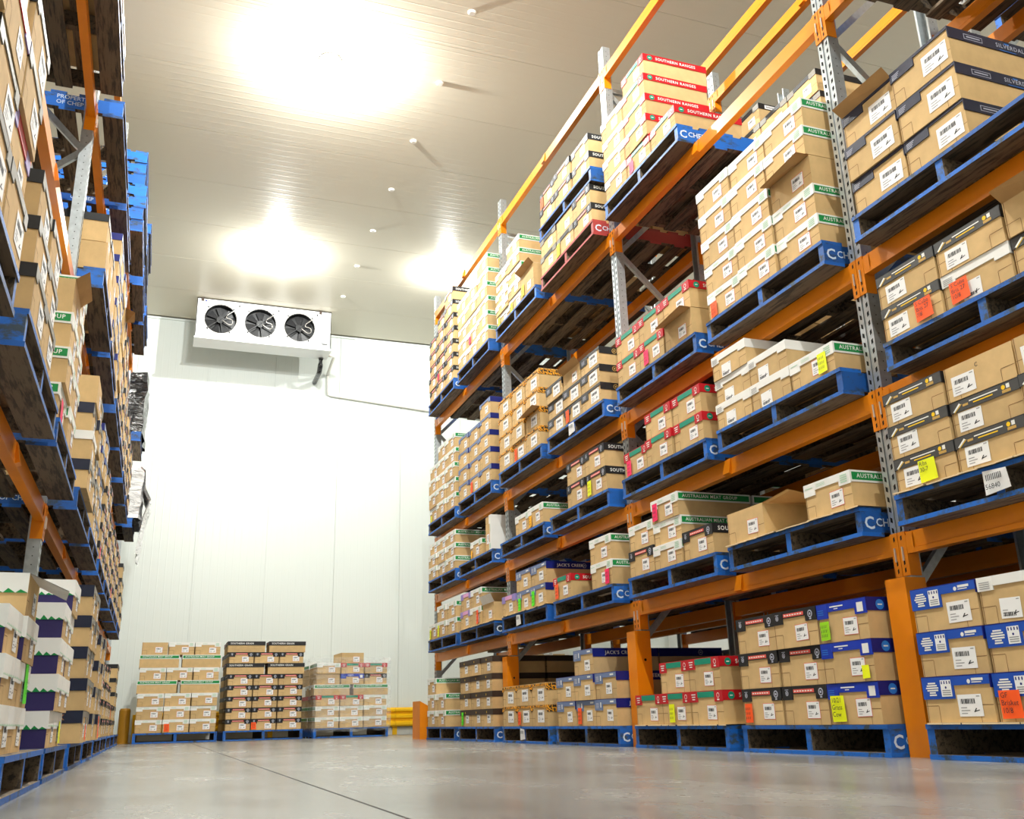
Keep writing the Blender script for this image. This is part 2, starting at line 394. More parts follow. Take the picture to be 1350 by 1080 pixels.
def build_rack(name, label, xf, s, us, levs, depth, hgt, beams_rear=True, skipbeam=()):
    r = tag(obj(name, None, None, (xf, us[0], 0)), label, 'pallet rack')
    flip = s < 0
    def add(nm, me, par, x, y, z):
        if par is r: return obj(nm, me, r, (x-xf, y-us[0], z))
        return obj(nm, me, par, (x, y, z))
    xr = xf+s*depth
    for i, u in enumerate(us):
        for x, fl_ in ((xf, flip), (xr, not flip)):
            o = add('upright', cached(('up', hgt, fl_), lambda: upright_mesh(hgt, fl_)), r, x, u, 0)
            so = obj('slots', cached(('sl', hgt, fl_), lambda: slots_mesh(hgt, fl_)), o); so['kind'] = 'stuff'
        z = hgt-.42; zz = [z]; k = 0
        br = MB(); xa, xb = (0+.06*s, (depth-.06)*s)
        def bar(za, zb):
            return MB().bar((xa, .045, za), (xb, .045, zb), .03, .04, galv).mesh('brace')
        add('brace', cached(('br', s, depth, z, z), lambda: bar(z, z)), r, xf, u, 0)
        while z > .8:
            za, zb = (z-.04, z-.75) if k % 2 == 0 else (z-.79, z-.04)
            add('brace', cached(('br', s, depth, za, zb), lambda: bar(za, zb)), r, xf, u, 0); z -= .77; k += 1
    for i in range(len(us)-1):
        a, b = sorted((us[i], us[i+1])); ya = a+.09; L = b-ya
        for li, z in enumerate(levs):
            for x, ss in ((xf, s), (xr, -s)):
                if (i, li) in skipbeam: continue
                o = add('beam', cached(('bm', round(L, 3), ss), lambda: beam_mesh(L, ss)), r, x, ya, z)
                for near, yy in ((True, 0), (False, L)):
                    c = obj('end_connector', cached(('cn', ss, near), lambda: conn_mesh(ss, near)), o, (0, yy, 0))
                    if x == xf: obj('safety_pin', cached(('pn', ss, near), lambda: pin_mesh(ss, near)), o, (0, yy, 0))
                if x == xf and li < len(levs): obj('bracket', cached(('bk', ss), lambda: brk_mesh(ss)), o, (0, L/2, 0))
    return r
build_rack('pallet_rack', 'orange and galvanised pallet rack along right side of aisle', RX, 1, UR, LEVR, .84, 5.8)
build_rack('pallet_rack', 'orange and galvanised pallet rack back to back behind right rack', 4.36, 1, UR[1:], LEVR, .84, 5.8)
build_rack('pallet_rack', 'orange and galvanised pallet rack along left side of aisle', LX, -1, UL, LEVL, .84, 5.8)
# post guards
gm = MB()
gm.box(-.05, -.044, -.02, .11, 0, .78, orange); gm.box(-.044, .07, -.02, -.014, 0, .78, orange); gm.box(-.044, .07, .104, .11, 0, .78, orange)
gm.disc(0, 0, .001, 0, orange)
gme = gm.mesh('post_guard'); gh = MB(); gh.poly([(.02+.010*math.cos(2*math.pi*i/12), -.0206, .58+.010*math.sin(2*math.pi*i/12)) for i in range(12)], hole)
ghm = gh.mesh('bolt_hole')
for k, nm in ((3, 'nearest upright in view'), (2, 'second upright, left of red carton stack'), (1, 'third upright, beside tiger-striped cartons')):
    g = tag(obj('post_guard', gme, None, (RX-.01, UR[k], 0)), f'orange steel guard around foot of right rack {nm}', 'post guard', 'orange post guards')
    obj('bolt_hole', ghm, g)
eg = MB(); eg.poly([(0, 0, 0), (.13, 0, 0), (.13, 0, .37), (0, 0, .44)], orange); eg.poly([(0, .006, .44), (.13, .006, .37), (.13, .006, 0), (0, .006, 0)], orange)
eg.box(0, .006, .006, .35, 0, .44, orange); eg.poly([(0, 0, .44), (.13, 0, .37), (.13, .006, .37), (0, .006, .44)], orange); eg.box(.124, .13, .006, .1, 0, .36, orange)
tag(obj('end_guard', eg.mesh('end_guard'), None, (RX-.175, UR[0]+.12, 0)), 'orange steel corner guard on floor at far end of right rack', 'rack guard')

# ------------------------------------------------------------------ pallets
PW, PD, PH = 1.165, 1.165, .14
TB = [(0, .13), (.185, .1), (.36, .1), (.53, .105), (.71, .1), (.88, .1), (1.035, .13)]
BB = [(0, .13), (.30, .1), (.53, .105), (.76, .1), (1.035, .13)]
def board_mesh(wd, paint, th=.02, pos=0):
    def make():   # edges painted where they face outwards (pos -1 front board, 0 inner, 1 rear board)
        b = MB(); b.box(0, PW, 0, wd, 0, th, paint, wood)
        k = b.mi(wood)
        if pos != -1: b.m[2] = k
        if pos != 1: b.m[4] = k
        return b.mesh('board')
    return cached(('bd', wd, paint.name, pos), make)
def bearer_mesh(paint, i):
    def make():   # painted on the outside and the ends, bare timber inside
        b = MB(); z0, z1, y0, y1 = .02, PH-.02, .006, PD-.006
        b.fr(0, .042, z0, z1, y0, paint); b.poly([(.042, y1, z0), (0, y1, z0), (0, y1, z1), (.042, y1, z1)], paint)
        b.sl(y0, y1, z0, z1, 0, paint if i == 0 else wood); b.sd(y0, y1, z0, z1, .042, paint if i == 2 else wood)
        b.poly([(0, y0, z1), (.042, y0, z1), (.042, y1, z1), (0, y1, z1)], wood); b.poly([(0, y1, z0), (.042, y1, z0), (.042, y0, z0), (0, y0, z0)], wood)
        return b.mesh('bearer')
    return cached(('be', paint.name, i), make)
SPEC = []
def pallet(*a, **k): SPEC.append(('pallet', a, k))
def make_pallet(loc, rz, label, group, paint=blue, side=None, tagp=None, textd=True):
    p = tag(obj('pallet', None, None, loc, rz+math.radians(random.uniform(-.25, .25))), label, 'pallet', group)
    for i, x in enumerate((0, (PW-.042)/2, PW-.042)):
        o = obj('bearer', bearer_mesh(paint, i), p, (x, 0, 0))
        if textd and side == 'R' and i == 2 and random.random() < .7:
            obj('lettering', text_mesh('C', .085, chalk, bold=.02), o, (.0435, .02, .036), rot=RS)
            obj('lettering', text_mesh('CHEP', .055, chalk, bold=.015), o, (.0435, .088, .05), rot=RS)
        if textd and side == 'L' and i == 0:
            obj('lettering', text_mesh('PROPERTY\nOF CHEP', .042, chalk, bold=.01), o, (-.0015, .42, .085), rot=LS)
    for yy, wd in TB: obj('top_board', board_mesh(wd, paint, pos=-1 if yy == 0 else 1 if yy > 1 else 0), p, (0, yy, PH-.02))
    for yy, wd in BB: obj('bottom_board', board_mesh(wd, paint, pos=-1 if yy == 0 else 1 if yy > 1 else 0), p, (0, yy, 0))
    if tagp:
        m = MB(); m.poly([(0, -.004, 0), (.13, -.006, .01), (.125, -.012, .09), (.0, -.004, .1)], paper)
        for k in range(9): m.fr(.02+k*.009, .02+k*.009+.004, .055, .08, -.0125, ink)
        t = obj('paper_tag', m.mesh('tag'), p, (tagp[0], -.004, .025))
        if tagp[1]: obj('lettering', text_mesh(tagp[1], .03, ink), t, (.012, -.0135, .02), rot=FR)
    return p

# ------------------------------------------------------------------ cartons
CW, CD = .36, .55
T = .004
DES = {}
def design(k, desc, **a): DES[k] = dict(desc=desc, name=desc.replace(' ', '_').replace('-', '_'), **a)
design('amg', 'green-banded carton', strip=(white, .036), tab=(white, .062, .085), side=(white, .056), panel=green, text=('AUSTRALIAN MEAT GROUP', .030, white, .02), deco='green')
design('red', 'red-teal carton', strip=(teal, .034), tab=(red, .06, .085), side=(red, .054), text=('SOUTHERN RANGES', .034, white, .02), deco='red')
design('blk', 'black-lidded carton', strip=(black, .036), tab=(black, .064, .085), side=(black, .056), text=('SOUTHERN GRAIN', .036, white, .02), deco='blk')
design('roy', 'royal-blue carton', strip=(royal, .04), tab=(royal, .07, .08), side=(deepblue, .06), text=('SOUTHERN', .042, silver, 0), deco='roy')
design('mul', 'blue-fronted carton', strip=(midblue, .036), tabl=(midblue, .088, .17), side=(deepblue, .05), deco='mul')
design('gry', 'grey-banded carton', strip=(greylid, .046), side=(black, .05), deco='gry')
design('nav', 'navy-tabbed carton', strip=(navy, .012), tabl=(navy, .052, .15), side=(navy, .056), text=('SILVERDALE', .032, silver, .01), deco='nav', toff=.28)
design('tig', 'tiger-striped carton', strip=(tiger, .02), tab=(tiger, .045, .03), side=(tiger, .056), biglabel=True)
design('jck', 'slate-blue carton', strip=(slate, .034), tabl=(slate, .075, .13), side=(deepblue, .06), text=("JACK'S CREEK", .036, white, .02), deco='jck', toff=.1)
design('wht', 'white-lidded carton', strip=(white, .036), tab=(white, .052, .075), side=(white, .052), deco='wht', biglabel=True)
design('pln', 'plain brown carton', strip=None, side=None)
design('opn', 'open brown carton', strip=None, side=None, open=True)
design('plg', 'taped brown carton', strip=None, side=None)
design('cop', 'navy-banded carton', strip=(greytab, .03), tab=(greytab, .07, .075), side=(navy, .064), text=('BLACK', .042, copper, .02))
design('out', 'white-purple carton', strip=(white, .06), tab=(white, .07, .12), side=(white, .07), deco='out', purple=True)
design('oou', 'opened white-flapped carton', strip=None, side=None, open=True)
design('lbk', 'big-label carton', strip=(greytab, .026), tab=(greytab, .05, .06), side=(black, .05), biglabel=True)
design('brn', 'brown-lidded carton', strip=(brownblk, .05), side=(brownblk, .052), deco='brn')
design('lil', 'lilac-lidded carton', strip=(pink, .036), tab=(lilac, .06, .085), side=(lilac, .05))
design('nvw', 'navy-sided carton', strip=(slate, .022), tab=(slate, .05, .06), side=(deepblue, .056))
design('ubk', 'gold-emblem carton', strip=(greylid, .02), tabl=(greylid, .07, .13), side=(black, .056), deco='ubk', biglabel=True)
design('but', 'white-nameplate carton', strip=(black, .036), tab=(greytab, .05, .08), side=(black, .05), plate=True)
design('jow', 'black-nameplate carton', strip=(black, .03), tab=(greytab, .05, .08), side=(black, .05), plate=True, text=('JO', .032, ink, .01))
design('pnk', 'maroon-lidded carton', strip=(red, .04), tab=(lilac, .05, .08), side=(red, .05))
ORD = ['bottom', 'second', 'third', 'fourth', 'fifth', 'sixth', 'seventh', 'eighth']

def body_mesh(h, pur, opn, front=True):
    b = MB(); t = .004
    if opn:
        b.box(0, CW, 0, t, 0, h, card); b.box(0, CW, CD-t, CD, 0, h, card); b.box(0, t, t, CD-t, 0, h, card); b.box(CW-t, CW, t, CD-t, 0, h, card)
        b.box(t, CW-t, t, CD-t, 0, t, card2)
    else:
        b.box(0, CW, 0, CD, 0, h, card)
    # die-cut hand slots and tray corner folds
    for x0, x1 in ((.0, .07), (CW-.07, CW)):
        b.fr(x0, x1, h*.36, h*.36+.0025, -.0005, crease)
    for x in (.07, CW-.0725): b.fr(x, x+.0025, .0, h*.36, -.0005, crease)
    b.fr(.004, .008, 0, h, -.0004, crease)
    if pur == 1:
        b.sd(.0, CD, 0, h-.005, CW+.0006, purple); b.sl(.0, CD, 0, h-.005, -.0006, purple)
    return b.mesh('carton_body')

def lid_mesh(k, h):
    D = DES[k]; b = MB(); w, d = CW, CD
    sm = (D.get('strip') or (white, 0))[0]; st, sh = D['strip']
    sdm, sdh = D['side']
    top = h+.001
    b.box(-T, w+T, -T, d+T, h, h+T, sdm if k not in ('tig',) else card)
    b.box(-T, 0, -T, d+T, top-sdh, h, sdm); b.box(w, w+T, -T, d+T, top-sdh, h, sdm)
    b.box(0, w, -T, 0, top-sh, h, st); b.box(0, w, d, d+T, top-sh, h, sdm)
    F = -T-.0008
    if D.get('tab'):
        tm, th, tw = D['tab']
        b.box(-T+.0002, tw, -T-.0006, 0, top-th, h, tm); b.box(w-tw, w+T-.0002, -T-.0006, 0, top-th, h, tm)
    if D.get('tabl'):
        tm, th, tw = D['tabl']; b.box(-T+.0002, tw, -T-.0006, 0, top-th, h, tm)
    F2 = -T-.0016
    if D.get('panel'):
        for yy0, yy1 in ((.006, d-.006),):
            b.sd(yy0, yy1, h-sdh+.011, h-.006, w+T+.0008, D['panel']); b.sl(yy0, yy1, h-sdh+.011, h-.006, -T-.0008, D['panel'])
    dc = D.get('deco')
    if dc == 'green':
        for i in range(3): b.fr(.10, .17, h-.012-.006*i, h-.010-.006*i, F, palegreen)
        for i in range(4): b.fr(w-.07, w-.02, h-.016-.011*i, h-.010-.011*i, F2, palegreen)
        b.fr(.01, .07, h-.022, h-.018, F2, palegreen)
    elif dc == 'red':
        for cx in (.042,):
            for i in range(3): b.fr(cx-.024+.004*i, cx+.024-.004*i, h-.018-.014*i, h-.012-.014*i, F2, white)
        b.disc(w-.042, h-.024, .015, F2, white, 12); b.disc(w-.042, h-.024, .011, F2-.0004, red, 12); b.fr(w-.054, w-.03, h-.052, h-.044, F2, white)
        b.sdisc(.055, h-.027, .022, w+T+.0008, teal); b.sdisc(CD-.055, h-.027, .022, -T-.0008, teal, sgn=-1)
        b.sd(.045, .065, h-.030, h-.024, w+T+.0014, white)
    elif dc == 'blk':
        b.fr(.095, w-.095, h-.030, h-.012, F, salmon)
        for i in range(7): b.fr(.103+.022*i, .117+.022*i, h-.024, h-.018, F-.0004, white)
        for cx, r in ((.04, .013), (w-.042, .019)):
            b.disc(cx, h-.030, r, F2, silver, 14); b.disc(cx, h-.030, r*.68, F2-.0004, black, 14); b.fr(cx-r*.35, cx+r*.35, h-.036, h-.025, F2-.0008, silver)
        b.fr(w-.05, w-.034, h-.058, h-.051, F2, silver); b.fr(.025, .055, h-.014, h-.011, F2, silver)
    elif dc == 'roy':
        b.fr(.10, .2, h-.020, h-.014, F, white); b.fr(.13, .16, h-.030, h-.026, F, white)
        b.fr(w-.062, w-.018, h-.060, h-.016, F2, white)
        b.sdisc(.075, h-.031, .024, w+T+.0008, sky); b.sd(.062, .088, h-.034, h-.028, w+T+.0014, white)
        for i in range(3): b.fr(.006, .05, h-.030-.01*i, h-.026-.01*i, F2, sky)
    elif dc == 'mul':
        for i, (a, e) in enumerate(((.032, .075), (.024, .082), (.018, .088), (.024, .086), (.036, .07), (.034, .074))):
            b.fr(a, e, h-.026-.0095*i, h-.020-.0095*i, F2, white)
        b.fr(.102, .160, h-.078, h-.012, F2, paper)
        for i in range(4): b.fr(.107+.0145*i, .113+.0145*i, h-.028, h-.016, F2-.0004, deepblue)
        b.disc(.130, h-.042, .005, F2-.0004, deepblue, 10)
        for i in range(3): b.fr(.109, .154, h-.056-.008*i, h-.052-.008*i, F2-.0004, inkgrey)
        b.disc(w-.105, h-.022, .009, F, white, 10); b.fr(w-.09, w-.03, h-.020, h-.010, F, white); b.fr(w-.09, w-.04, h-.028, h-.024, F, white)
    elif dc == 'gry':
        b.poly([(.012, F, h-.040), (.02, F, h-.043), (.058, F, h-.016), (.05, F, h-.010)], white)
        b.poly([(.018, F, h-.0455), (.021, F, h-.047), (.064, F, h-.018), (.061, F, h-.0165)], yellow)
        b.fr(.068, .098, h-.030, h-.020, F, gold)
        b.fr(.105, .255, h-.018, h-.013, F, white); b.fr(.125, .228, h-.030, h-.025, F, yellow)
        b.disc(.283, h-.016, .010, F, yellow, 10); b.fr(.298, .315, h-.024, h-.006, F, white); b.fr(.275, .318, h-.040, h-.028, F, gold)
    elif dc == 'nav':
        for i in range(4): b.fr(.012, .06-.005*i, h-.020-.008*i, h-.017-.008*i, F2, silver)
        b.sd(.09, .20, h-.043, h-.015, w+T+.0008, silver); b.sd(.093, .197, h-.040, h-.018, w+T+.0012, navy)
        b.sd(.105, .185, h-.032, h-.026, w+T+.0016, silver)
        b.sd(.335, .365, h-.014, h-.008, w+T+.0012, sky); b.sd(.30, .40, h-.052, h-.049, w+T+.0012, sky)
    elif dc == 'jck':
        for i in range(4): b.fr(.02, .07, h-.028-.01*i, h-.022-.01*i, F2, silver)
        b.fr(.095, .112, h-.054, h-.018, F2, white)
        b.fr(w-.10, w-.04, h-.022, h-.010, F, white)
        b.sdisc(.36, h-.03, .022, w+T+.0008, silver, 6); b.sdisc(.36, h-.03, .017, w+T+.0012, deepblue, 6); b.sd(.352, .368, h-.034, h-.026, w+T+.0016, silver)
    elif dc == 'wht':
        for i in range(4): b.fr(.008, .06, h-.020-.008*i, h-.017-.008*i, F2, inkgrey)
    elif dc == 'ubk':
        for i in range(3): b.fr(.03, .09, h-.03-.012*i, h-.024-.012*i, F2, silver)
        b.sdisc(.13, h-.028, .021, w+T+.0008, gold, 14); b.sdisc(.13, h-.028, .016, w+T+.0012, black, 14); b.sdisc(.13, h-.028, .008, w+T+.0016, gold, 8)
        b.sd(.21, .30, h-.036, h-.020, w+T+.0008, silver)
    elif dc == 'brn':
        b.fr(.17, .185, h-.034, h-.016, F, yellow)
    elif dc == 'out':
        # Australia outline and wavy green skirt on the long sides
        zz = h-.07
        for sgn, X in ((1, w+T+.0008), (-1, -T-.0008)):
            f = b.sd if sgn > 0 else b.sl
            n = 18
            for i in range(n):
                y0 = d*i/n; b.poly([(X, y0, zz), (X, y0+d/n, zz), (X, y0+d/n*.6, zz+.010+.005*(i % 3))][::sgn], green)
            pts = [(0, .3), (.12, .0), (.3, .06), (.5, .0), (.62, -.1), (.8, -.12), (1, .2), (.95, .55), (.8, .85), (.72, .62), (.55, .9), (.35, .8), (.1, .55)]
            y0 = d-.22 if sgn < 0 else .14
            P = [((y0+.1*p[0]) if sgn > 0 else (y0+.1*(1-p[0])), h-.047+.034*p[1]) for p in pts]
            for (ya, za), (yb, zb) in zip(P, P[1:]+P[:1]):
                dx, dz = yb-ya, zb-za; l = math.hypot(dx, dz) or 1; nx, nz = -dz/l*.0008, dx/l*.0008
                q = [(X, ya-nx, za-nz), (X, yb-nx, zb-nz), (X, yb+nx, zb+nz), (X, ya+nx, za+nz)]
                b.poly(q, teal)
        for i in range(12): b.poly([(w*i/12, F, top-.06), (w*(i+1)/12, F, top-.06), (w*(i+.5)/12, F, top-.052)], palegreen)
    if D.get('plate'):
        b.sd(.06, .24, h-.044, h-.008, w+T+.0008, paper); b.sl(CD-.24, CD-.06, h-.044, h-.008, -T-.0008, paper)
        if k == 'but':
            for i in range(10): b.sd(.075+.015*i, .086+.015*i, h-.034, h-.018, w+T+.0012, inkgrey)
    return b.mesh('lid_'+k)

def label_mesh(kind):
    b = MB()
    if kind == 'big': W_, H_ = .15, .10
    elif kind == 'gry': W_, H_ = .125, .085
    else: W_, H_ = .10, .078
    if kind == 'std': b.fr(-.0025, W_+.0025, -.0025, H_+.0025, 0, salmon)
    b.fr(0, W_, 0, H_, -.0004, paper)
    y = -.0008; rr = random.Random(3); x = W_*.12
    z0, z1 = (H_*.58, H_*.8) if kind != 'bot' else (H_*.1, H_*.3)
    while x < W_*.72:
        ww = rr.choice((.0015, .003, .0045)); b.fr(x, x+ww, z0, z1, y, ink); x += ww+rr.choice((.0012, .002, .003))
    for i in range(3): b.fr(W_*.1, W_*(.35+.12*(i % 2)), H_*(.12+.13*i), H_*(.16+.13*i), y, inkgrey)
    b.poly([(W_*.62, y, H_*.2), (W_*.72, y, H_*.38), (W_*.76, y, H_*.36), (W_*.66, y, H_*.18)], ink)
    b.poly([(W_*.66, y, H_*.2), (W_*.86, y, H_*.26), (W_*.86, y, H_*.3), (W_*.66, y, H_*.25)], ink)
    b.fr(W_*.8, W_*.94, H_*.88, H_*.93, y, inkgrey)
    return b.mesh('shipping_label')
def note_mesh(c, hh):
    b = MB(); W_ = .075 if hh > .08 else .055
    b.poly([(0, -.003, 0), (W_, -.006, .002), (W_-.003, -.004, hh*.5), (.001, -.002, hh*.5)], NOTE[c])
    b.poly([(.001, -.002, hh*.5), (W_-.003, -.004, hh*.5), (W_-.006, -.002, hh), (-.002, -.001, hh)], NOTE[c])
    for i in range(3):
        zc = hh*(.25+.24*i)
        if hh > .08:
            for j in range(4): b.poly([(W_*(.15+.16*j), -.0075, zc-.006), (W_*(.20+.16*j), -.0075, zc-.006), (W_*(.26+.16*j), -.0075, zc+.008), (W_*(.23+.16*j), -.0075, zc+.008)], ink)
    return b.mesh('sticky_note')
def flap_mesh(kind):
    b = MB()
    if kind == 'front':   # front flap folded out and drooping
        b.poly([(0, -.001, 0), (CW, -.001, 0), (CW-.01, -.075, .006), (.02, -.085, -.03)], card2)
        b.poly([(.02, -.085, -.034), (CW-.01, -.075, .002), (CW, -.001, -.004), (0, -.001, -.004)], card2)
    elif kind == 'up':    # front flap leaning out above the rim
        b.poly([(0, 0, 0), (CW, 0, 0), (CW, -.05, .05), (0, -.06, .045)], card2); b.poly([(0, -.06, .041), (CW, -.05, .046), (CW, .003, -.001), (0, .003, -.001)], card2)
    elif kind == 'whiteup':
        b.poly([(0, 0, 0), (CW, 0, 0), (CW, -.04, .08), (0, -.04, .08)], white); b.poly([(0, -.036, .08), (CW, -.036, .08), (CW, .004, 0), (0, .004, 0)], white)
    elif kind == 'white':  # opened lid: near long-side flap hanging, front flap sticking out
        b.poly([(-.006, 0, 0), (-.006, 0, -.07), (-.006, CD, -.07), (-.006, CD, 0)], white); b.poly([(-.006, 0, 0), (-.006, CD, 0), (-.002, CD, 0), (-.002, 0, 0)], white)
        for i in range(14): b.poly([(-.0068, CD*i/14, -.07), (-.0068, CD*(i+.6)/14, -.058+.004*(i % 2)), (-.0068, CD*(i+1)/14, -.07)], green)
        P = [(0, .3), (.12, .0), (.3, .06), (.5, .0), (.62, -.1), (.8, -.12), (1, .2), (.95, .55), (.8, .85), (.72, .62), (.55, .9), (.35, .8), (.1, .55)]
        P = [(.10+.12*(1-p[0]), -.048+.036*p[1]) for p in P]
        for (ya, za), (yb, zb) in zip(P, P[1:]+P[:1]):
            l_ = math.hypot(yb-ya, zb-za); nx, nz = -(zb-za)/l_*.0008, (yb-ya)/l_*.0008
            b.poly([(-.0068, ya-nx, za-nz), (-.0068, yb-nx, zb-nz), (-.0068, yb+nx, zb+nz), (-.0068, ya+nx, za+nz)], teal)
        b.poly([(0, 0, 0), (CW, 0, 0), (CW, -.10, -.05), (.05, -.13, -.055)], white); b.poly([(.05, -.13, -.058), (CW, -.10, -.053), (CW, 0, -.003), (0, 0, -.003)], white)
    elif kind == 'side':  # long flap of the near side folded outwards
        b.poly([(0, 0, 0), (.20, .03, .035), (.21, .42, -.02), (0, .46, 0)], card2); b.poly([(0, .46, -.004), (.21, .42, -.024), (.20, .03, .031), (0, 0, -.004)], card)
    return b.mesh('flap')

NCART = 0
def carton(*a, **k): SPEC.append(('carton', a, k))
def make_carton(k, loc, rz, h, label, group, expose=None, note=None, lab=True, flap=None, jit=1, ntext=None, rear=False):
    global NCART; NCART += 1
    D = DES[k]
    a = math.radians(random.uniform(-.45, .45))*jit
    lx = random.uniform(-.001, .001)*jit; ly = random.uniform(-.012, .010)*jit
    c, s_ = math.cos(rz), math.sin(rz)
    o = tag(obj(DES[k]['name'], cached(('body', round(h, 4), bool(D.get('purple')), bool(D.get('open'))), lambda: body_mesh(h-T, D.get('purple'), D.get('open'))), None,
            (loc[0]+c*lx-s_*ly, loc[1]+s_*lx+c*ly, loc[2]), rz+a), label, 'carton', group)
    hb = h-T
    if D['strip']:
        l = obj('lid', cached(('lid', k, round(h, 4)), lambda: lid_mesh(k, hb-.001)), o)
        if D.get('text') and expose:
            tx, sz, tm, bd = D['text']; sh = D['side'][1]
            zz = hb-.001-sh/2-sz*.30+(.003 if D.get('panel') else 0)
            if D.get('plate'): zz = hb-.026-sz*.35
            if expose == 'R':
                yo = D.get('toff', .105 if k == 'red' else (.13 if k == 'roy' else .035 if k != 'jow' else .1))
                obj('lettering', text_mesh(tx, sz, tm, 'LEFT', bd, 1.15), l, (CW+T+.0018, yo, zz), rot=RS)
            else:
                yo = .03 if k != 'jow' else .14
                if k == 'cop': yo = .09
                obj('lettering', text_mesh(tx, sz, tm, 'RIGHT', bd, 1.15), l, (-T-.0018, yo, zz), rot=LS)
    if lab and not rear:
        kind = 'gry' if k in ('gry', 'mul', 'plg') else 'big' if D.get('biglabel') else 'std' if k in ('amg', 'red', 'blk', 'roy', 'pln', 'opn') else 'plain'
        if k == 'wht': kind = 'bot'
        if k in ('nav',): kind = 'big'
        px = {'gry': .04, 'plg': .035, 'mul': .185, 'wht': .09, 'nav': .185, 'tig': .14, 'cop': .18, 'jck': .19, 'ubk': .17}.get(k, .19)
        pz = {'gry': .02, 'mul': .02, 'nav': .03, 'wht': .01}.get(k, .03)
        if h < .165: pz -= .008
        obj('shipping_label', cached(('lab', kind), lambda: label_mesh(kind)), o, (px+random.uniform(-.01, .01), -.0012, pz+random.uniform(-.005, .006)), rot=(0, random.uniform(-.03, .03), 0))
    if note:
        col, nx = note[0], note[1]; hh = note[2] if len(note) > 2 else .11
        n = obj('sticky_note', cached(('note', col, hh), lambda: note_mesh(col, hh if not ntext else min(hh, .0799))) if not ntext else cached(('noteT', col, hh), lambda: MB().poly([(0, -.003, 0), (.105, -.006, .002), (.098, -.005, hh), (-.004, -.002, hh)], NOTE[col]).mesh('note')), o, (nx, -.005, .012))
        if ntext: obj('handwriting', text_mesh(ntext, hh*.27, ink), n, (.008, -.0075, hh*.74), rot=FR)
    if k == 'plg': obj('handwriting', text_mesh('C', .026, ink), o, (.165, -.0012, hb*.72), rot=FR)
    if flap: obj('flap', cached(('flap', flap), lambda: flap_mesh(flap)), o, (0 if flap != 'side' else CW, 0, hb))
    return o

CP = .373
def colname(i, n):
    if n == 1: return 'alone'
    if n == 2: return ('left', 'right')[i]
    return ('leftmost', 'middle', 'rightmost')[i] if n == 3 else ('leftmost', 'second', 'third', 'rightmost')[i]
def rowname(j, n):
    if n == 1: return 'lone row'
    return 'top row' if j == n-1 else ORD[j]+' row'

def load(place, org, rz, h, cols, side, group, near_first=False, notes={}, flaps={}, deep=True, ntext={}, x0=0, pitch=CP, labels=True, hs={}, drop={}):
    """cols: image-left to image-right lists of designs bottom->top; '-' leaves a gap. side: which long side faces the viewer ('R' right racks, 'L' left rack)"""
    c, s_ = math.cos(rz), math.sin(rz); n = len(cols)
    def W(x, y): return (org[0]+c*x-s_*y, org[1]+s_*x+c*y)
    for i, col in enumerate(cols):
        z = org[2]
        for j, k in enumerate(col):
            hh = hs.get(i, h)
            if k == '-': z += hh; continue
            if side == 'R': nb = cols[i+1] if i+1 < n else []
            else: nb = cols[i-1] if i > 0 else []
            exposed = len(nb) <= j or nb[j] == '-' or hs.get(i+1 if side == 'R' else i-1, h) != hh
            x = x0+i*pitch
            X, Y = W(x, 0); tail = f'{rowname(j, len(col))}, {colname(i, n)}, {place}'
            carton(k, (X, Y, z), rz, hh, f"{DES[k]['desc']}, {tail}", group, side if exposed else None, notes.get((i, j)), labels, flaps.get((i, j)), ntext=ntext.get((i, j)))
            if exposed and deep:
                k2 = k if k not in ('opn',) else 'pln'
                X, Y = W(x, CD+.024)
                carton(k2, (X, Y, z), rz, hh, f"rear {DES[k2]['desc']}, {tail}", group, None, rear=True, jit=.5)
            z += hh

BAYN = {0: 'farthest bay', 1: 'second-farthest bay', 2: 'second-nearest bay', 3: 'nearest bay'}
BAYL = {0: 'nearest bay', 1: 'second-nearest bay', 2: 'third-nearest bay', 3: 'third-farthest bay', 4: 'second-farthest bay', 5: 'farthest bay'}
LVN = ['floor', 'first shelf', 'second shelf', 'third shelf', 'fourth shelf']
RZ = -math.pi/2
PXR = 3.118
def rslot(bay, slot, lev, paint=blue, tagp=None, dx=0, dy=0, rackx=PXR, rack='right rack', text=True):
    """pallet on the right rack. bay 0 = farthest; slot F/N; returns origin of load (left front corner on deck) and place phrase"""
    yn = UR[bay+1]; ye = yn+(2.585 if slot == 'F' else 1.285)+dy
    z = 0 if lev == 0 else LEVR[lev-1]+BH
    x = rackx-(0.02 if lev == 0 else 0)+dx
    side = 'left' if slot == 'F' else 'right'
    place = f'{side} pallet, {LVN[lev]}, {BAYN[bay]}, {rack}'
    pallet((x, ye, z+.0005), RZ, f'{ {"pallet_blue": "blue", "pallet_red": "red"}[paint.name]} timber pallet, {side} one, {LVN[lev]}, {BAYN[bay]}, {rack}', f'pallets on {rack}', paint, 'R', tagp, text)
    return (x+.012, ye-.025, z+PH+.001), place
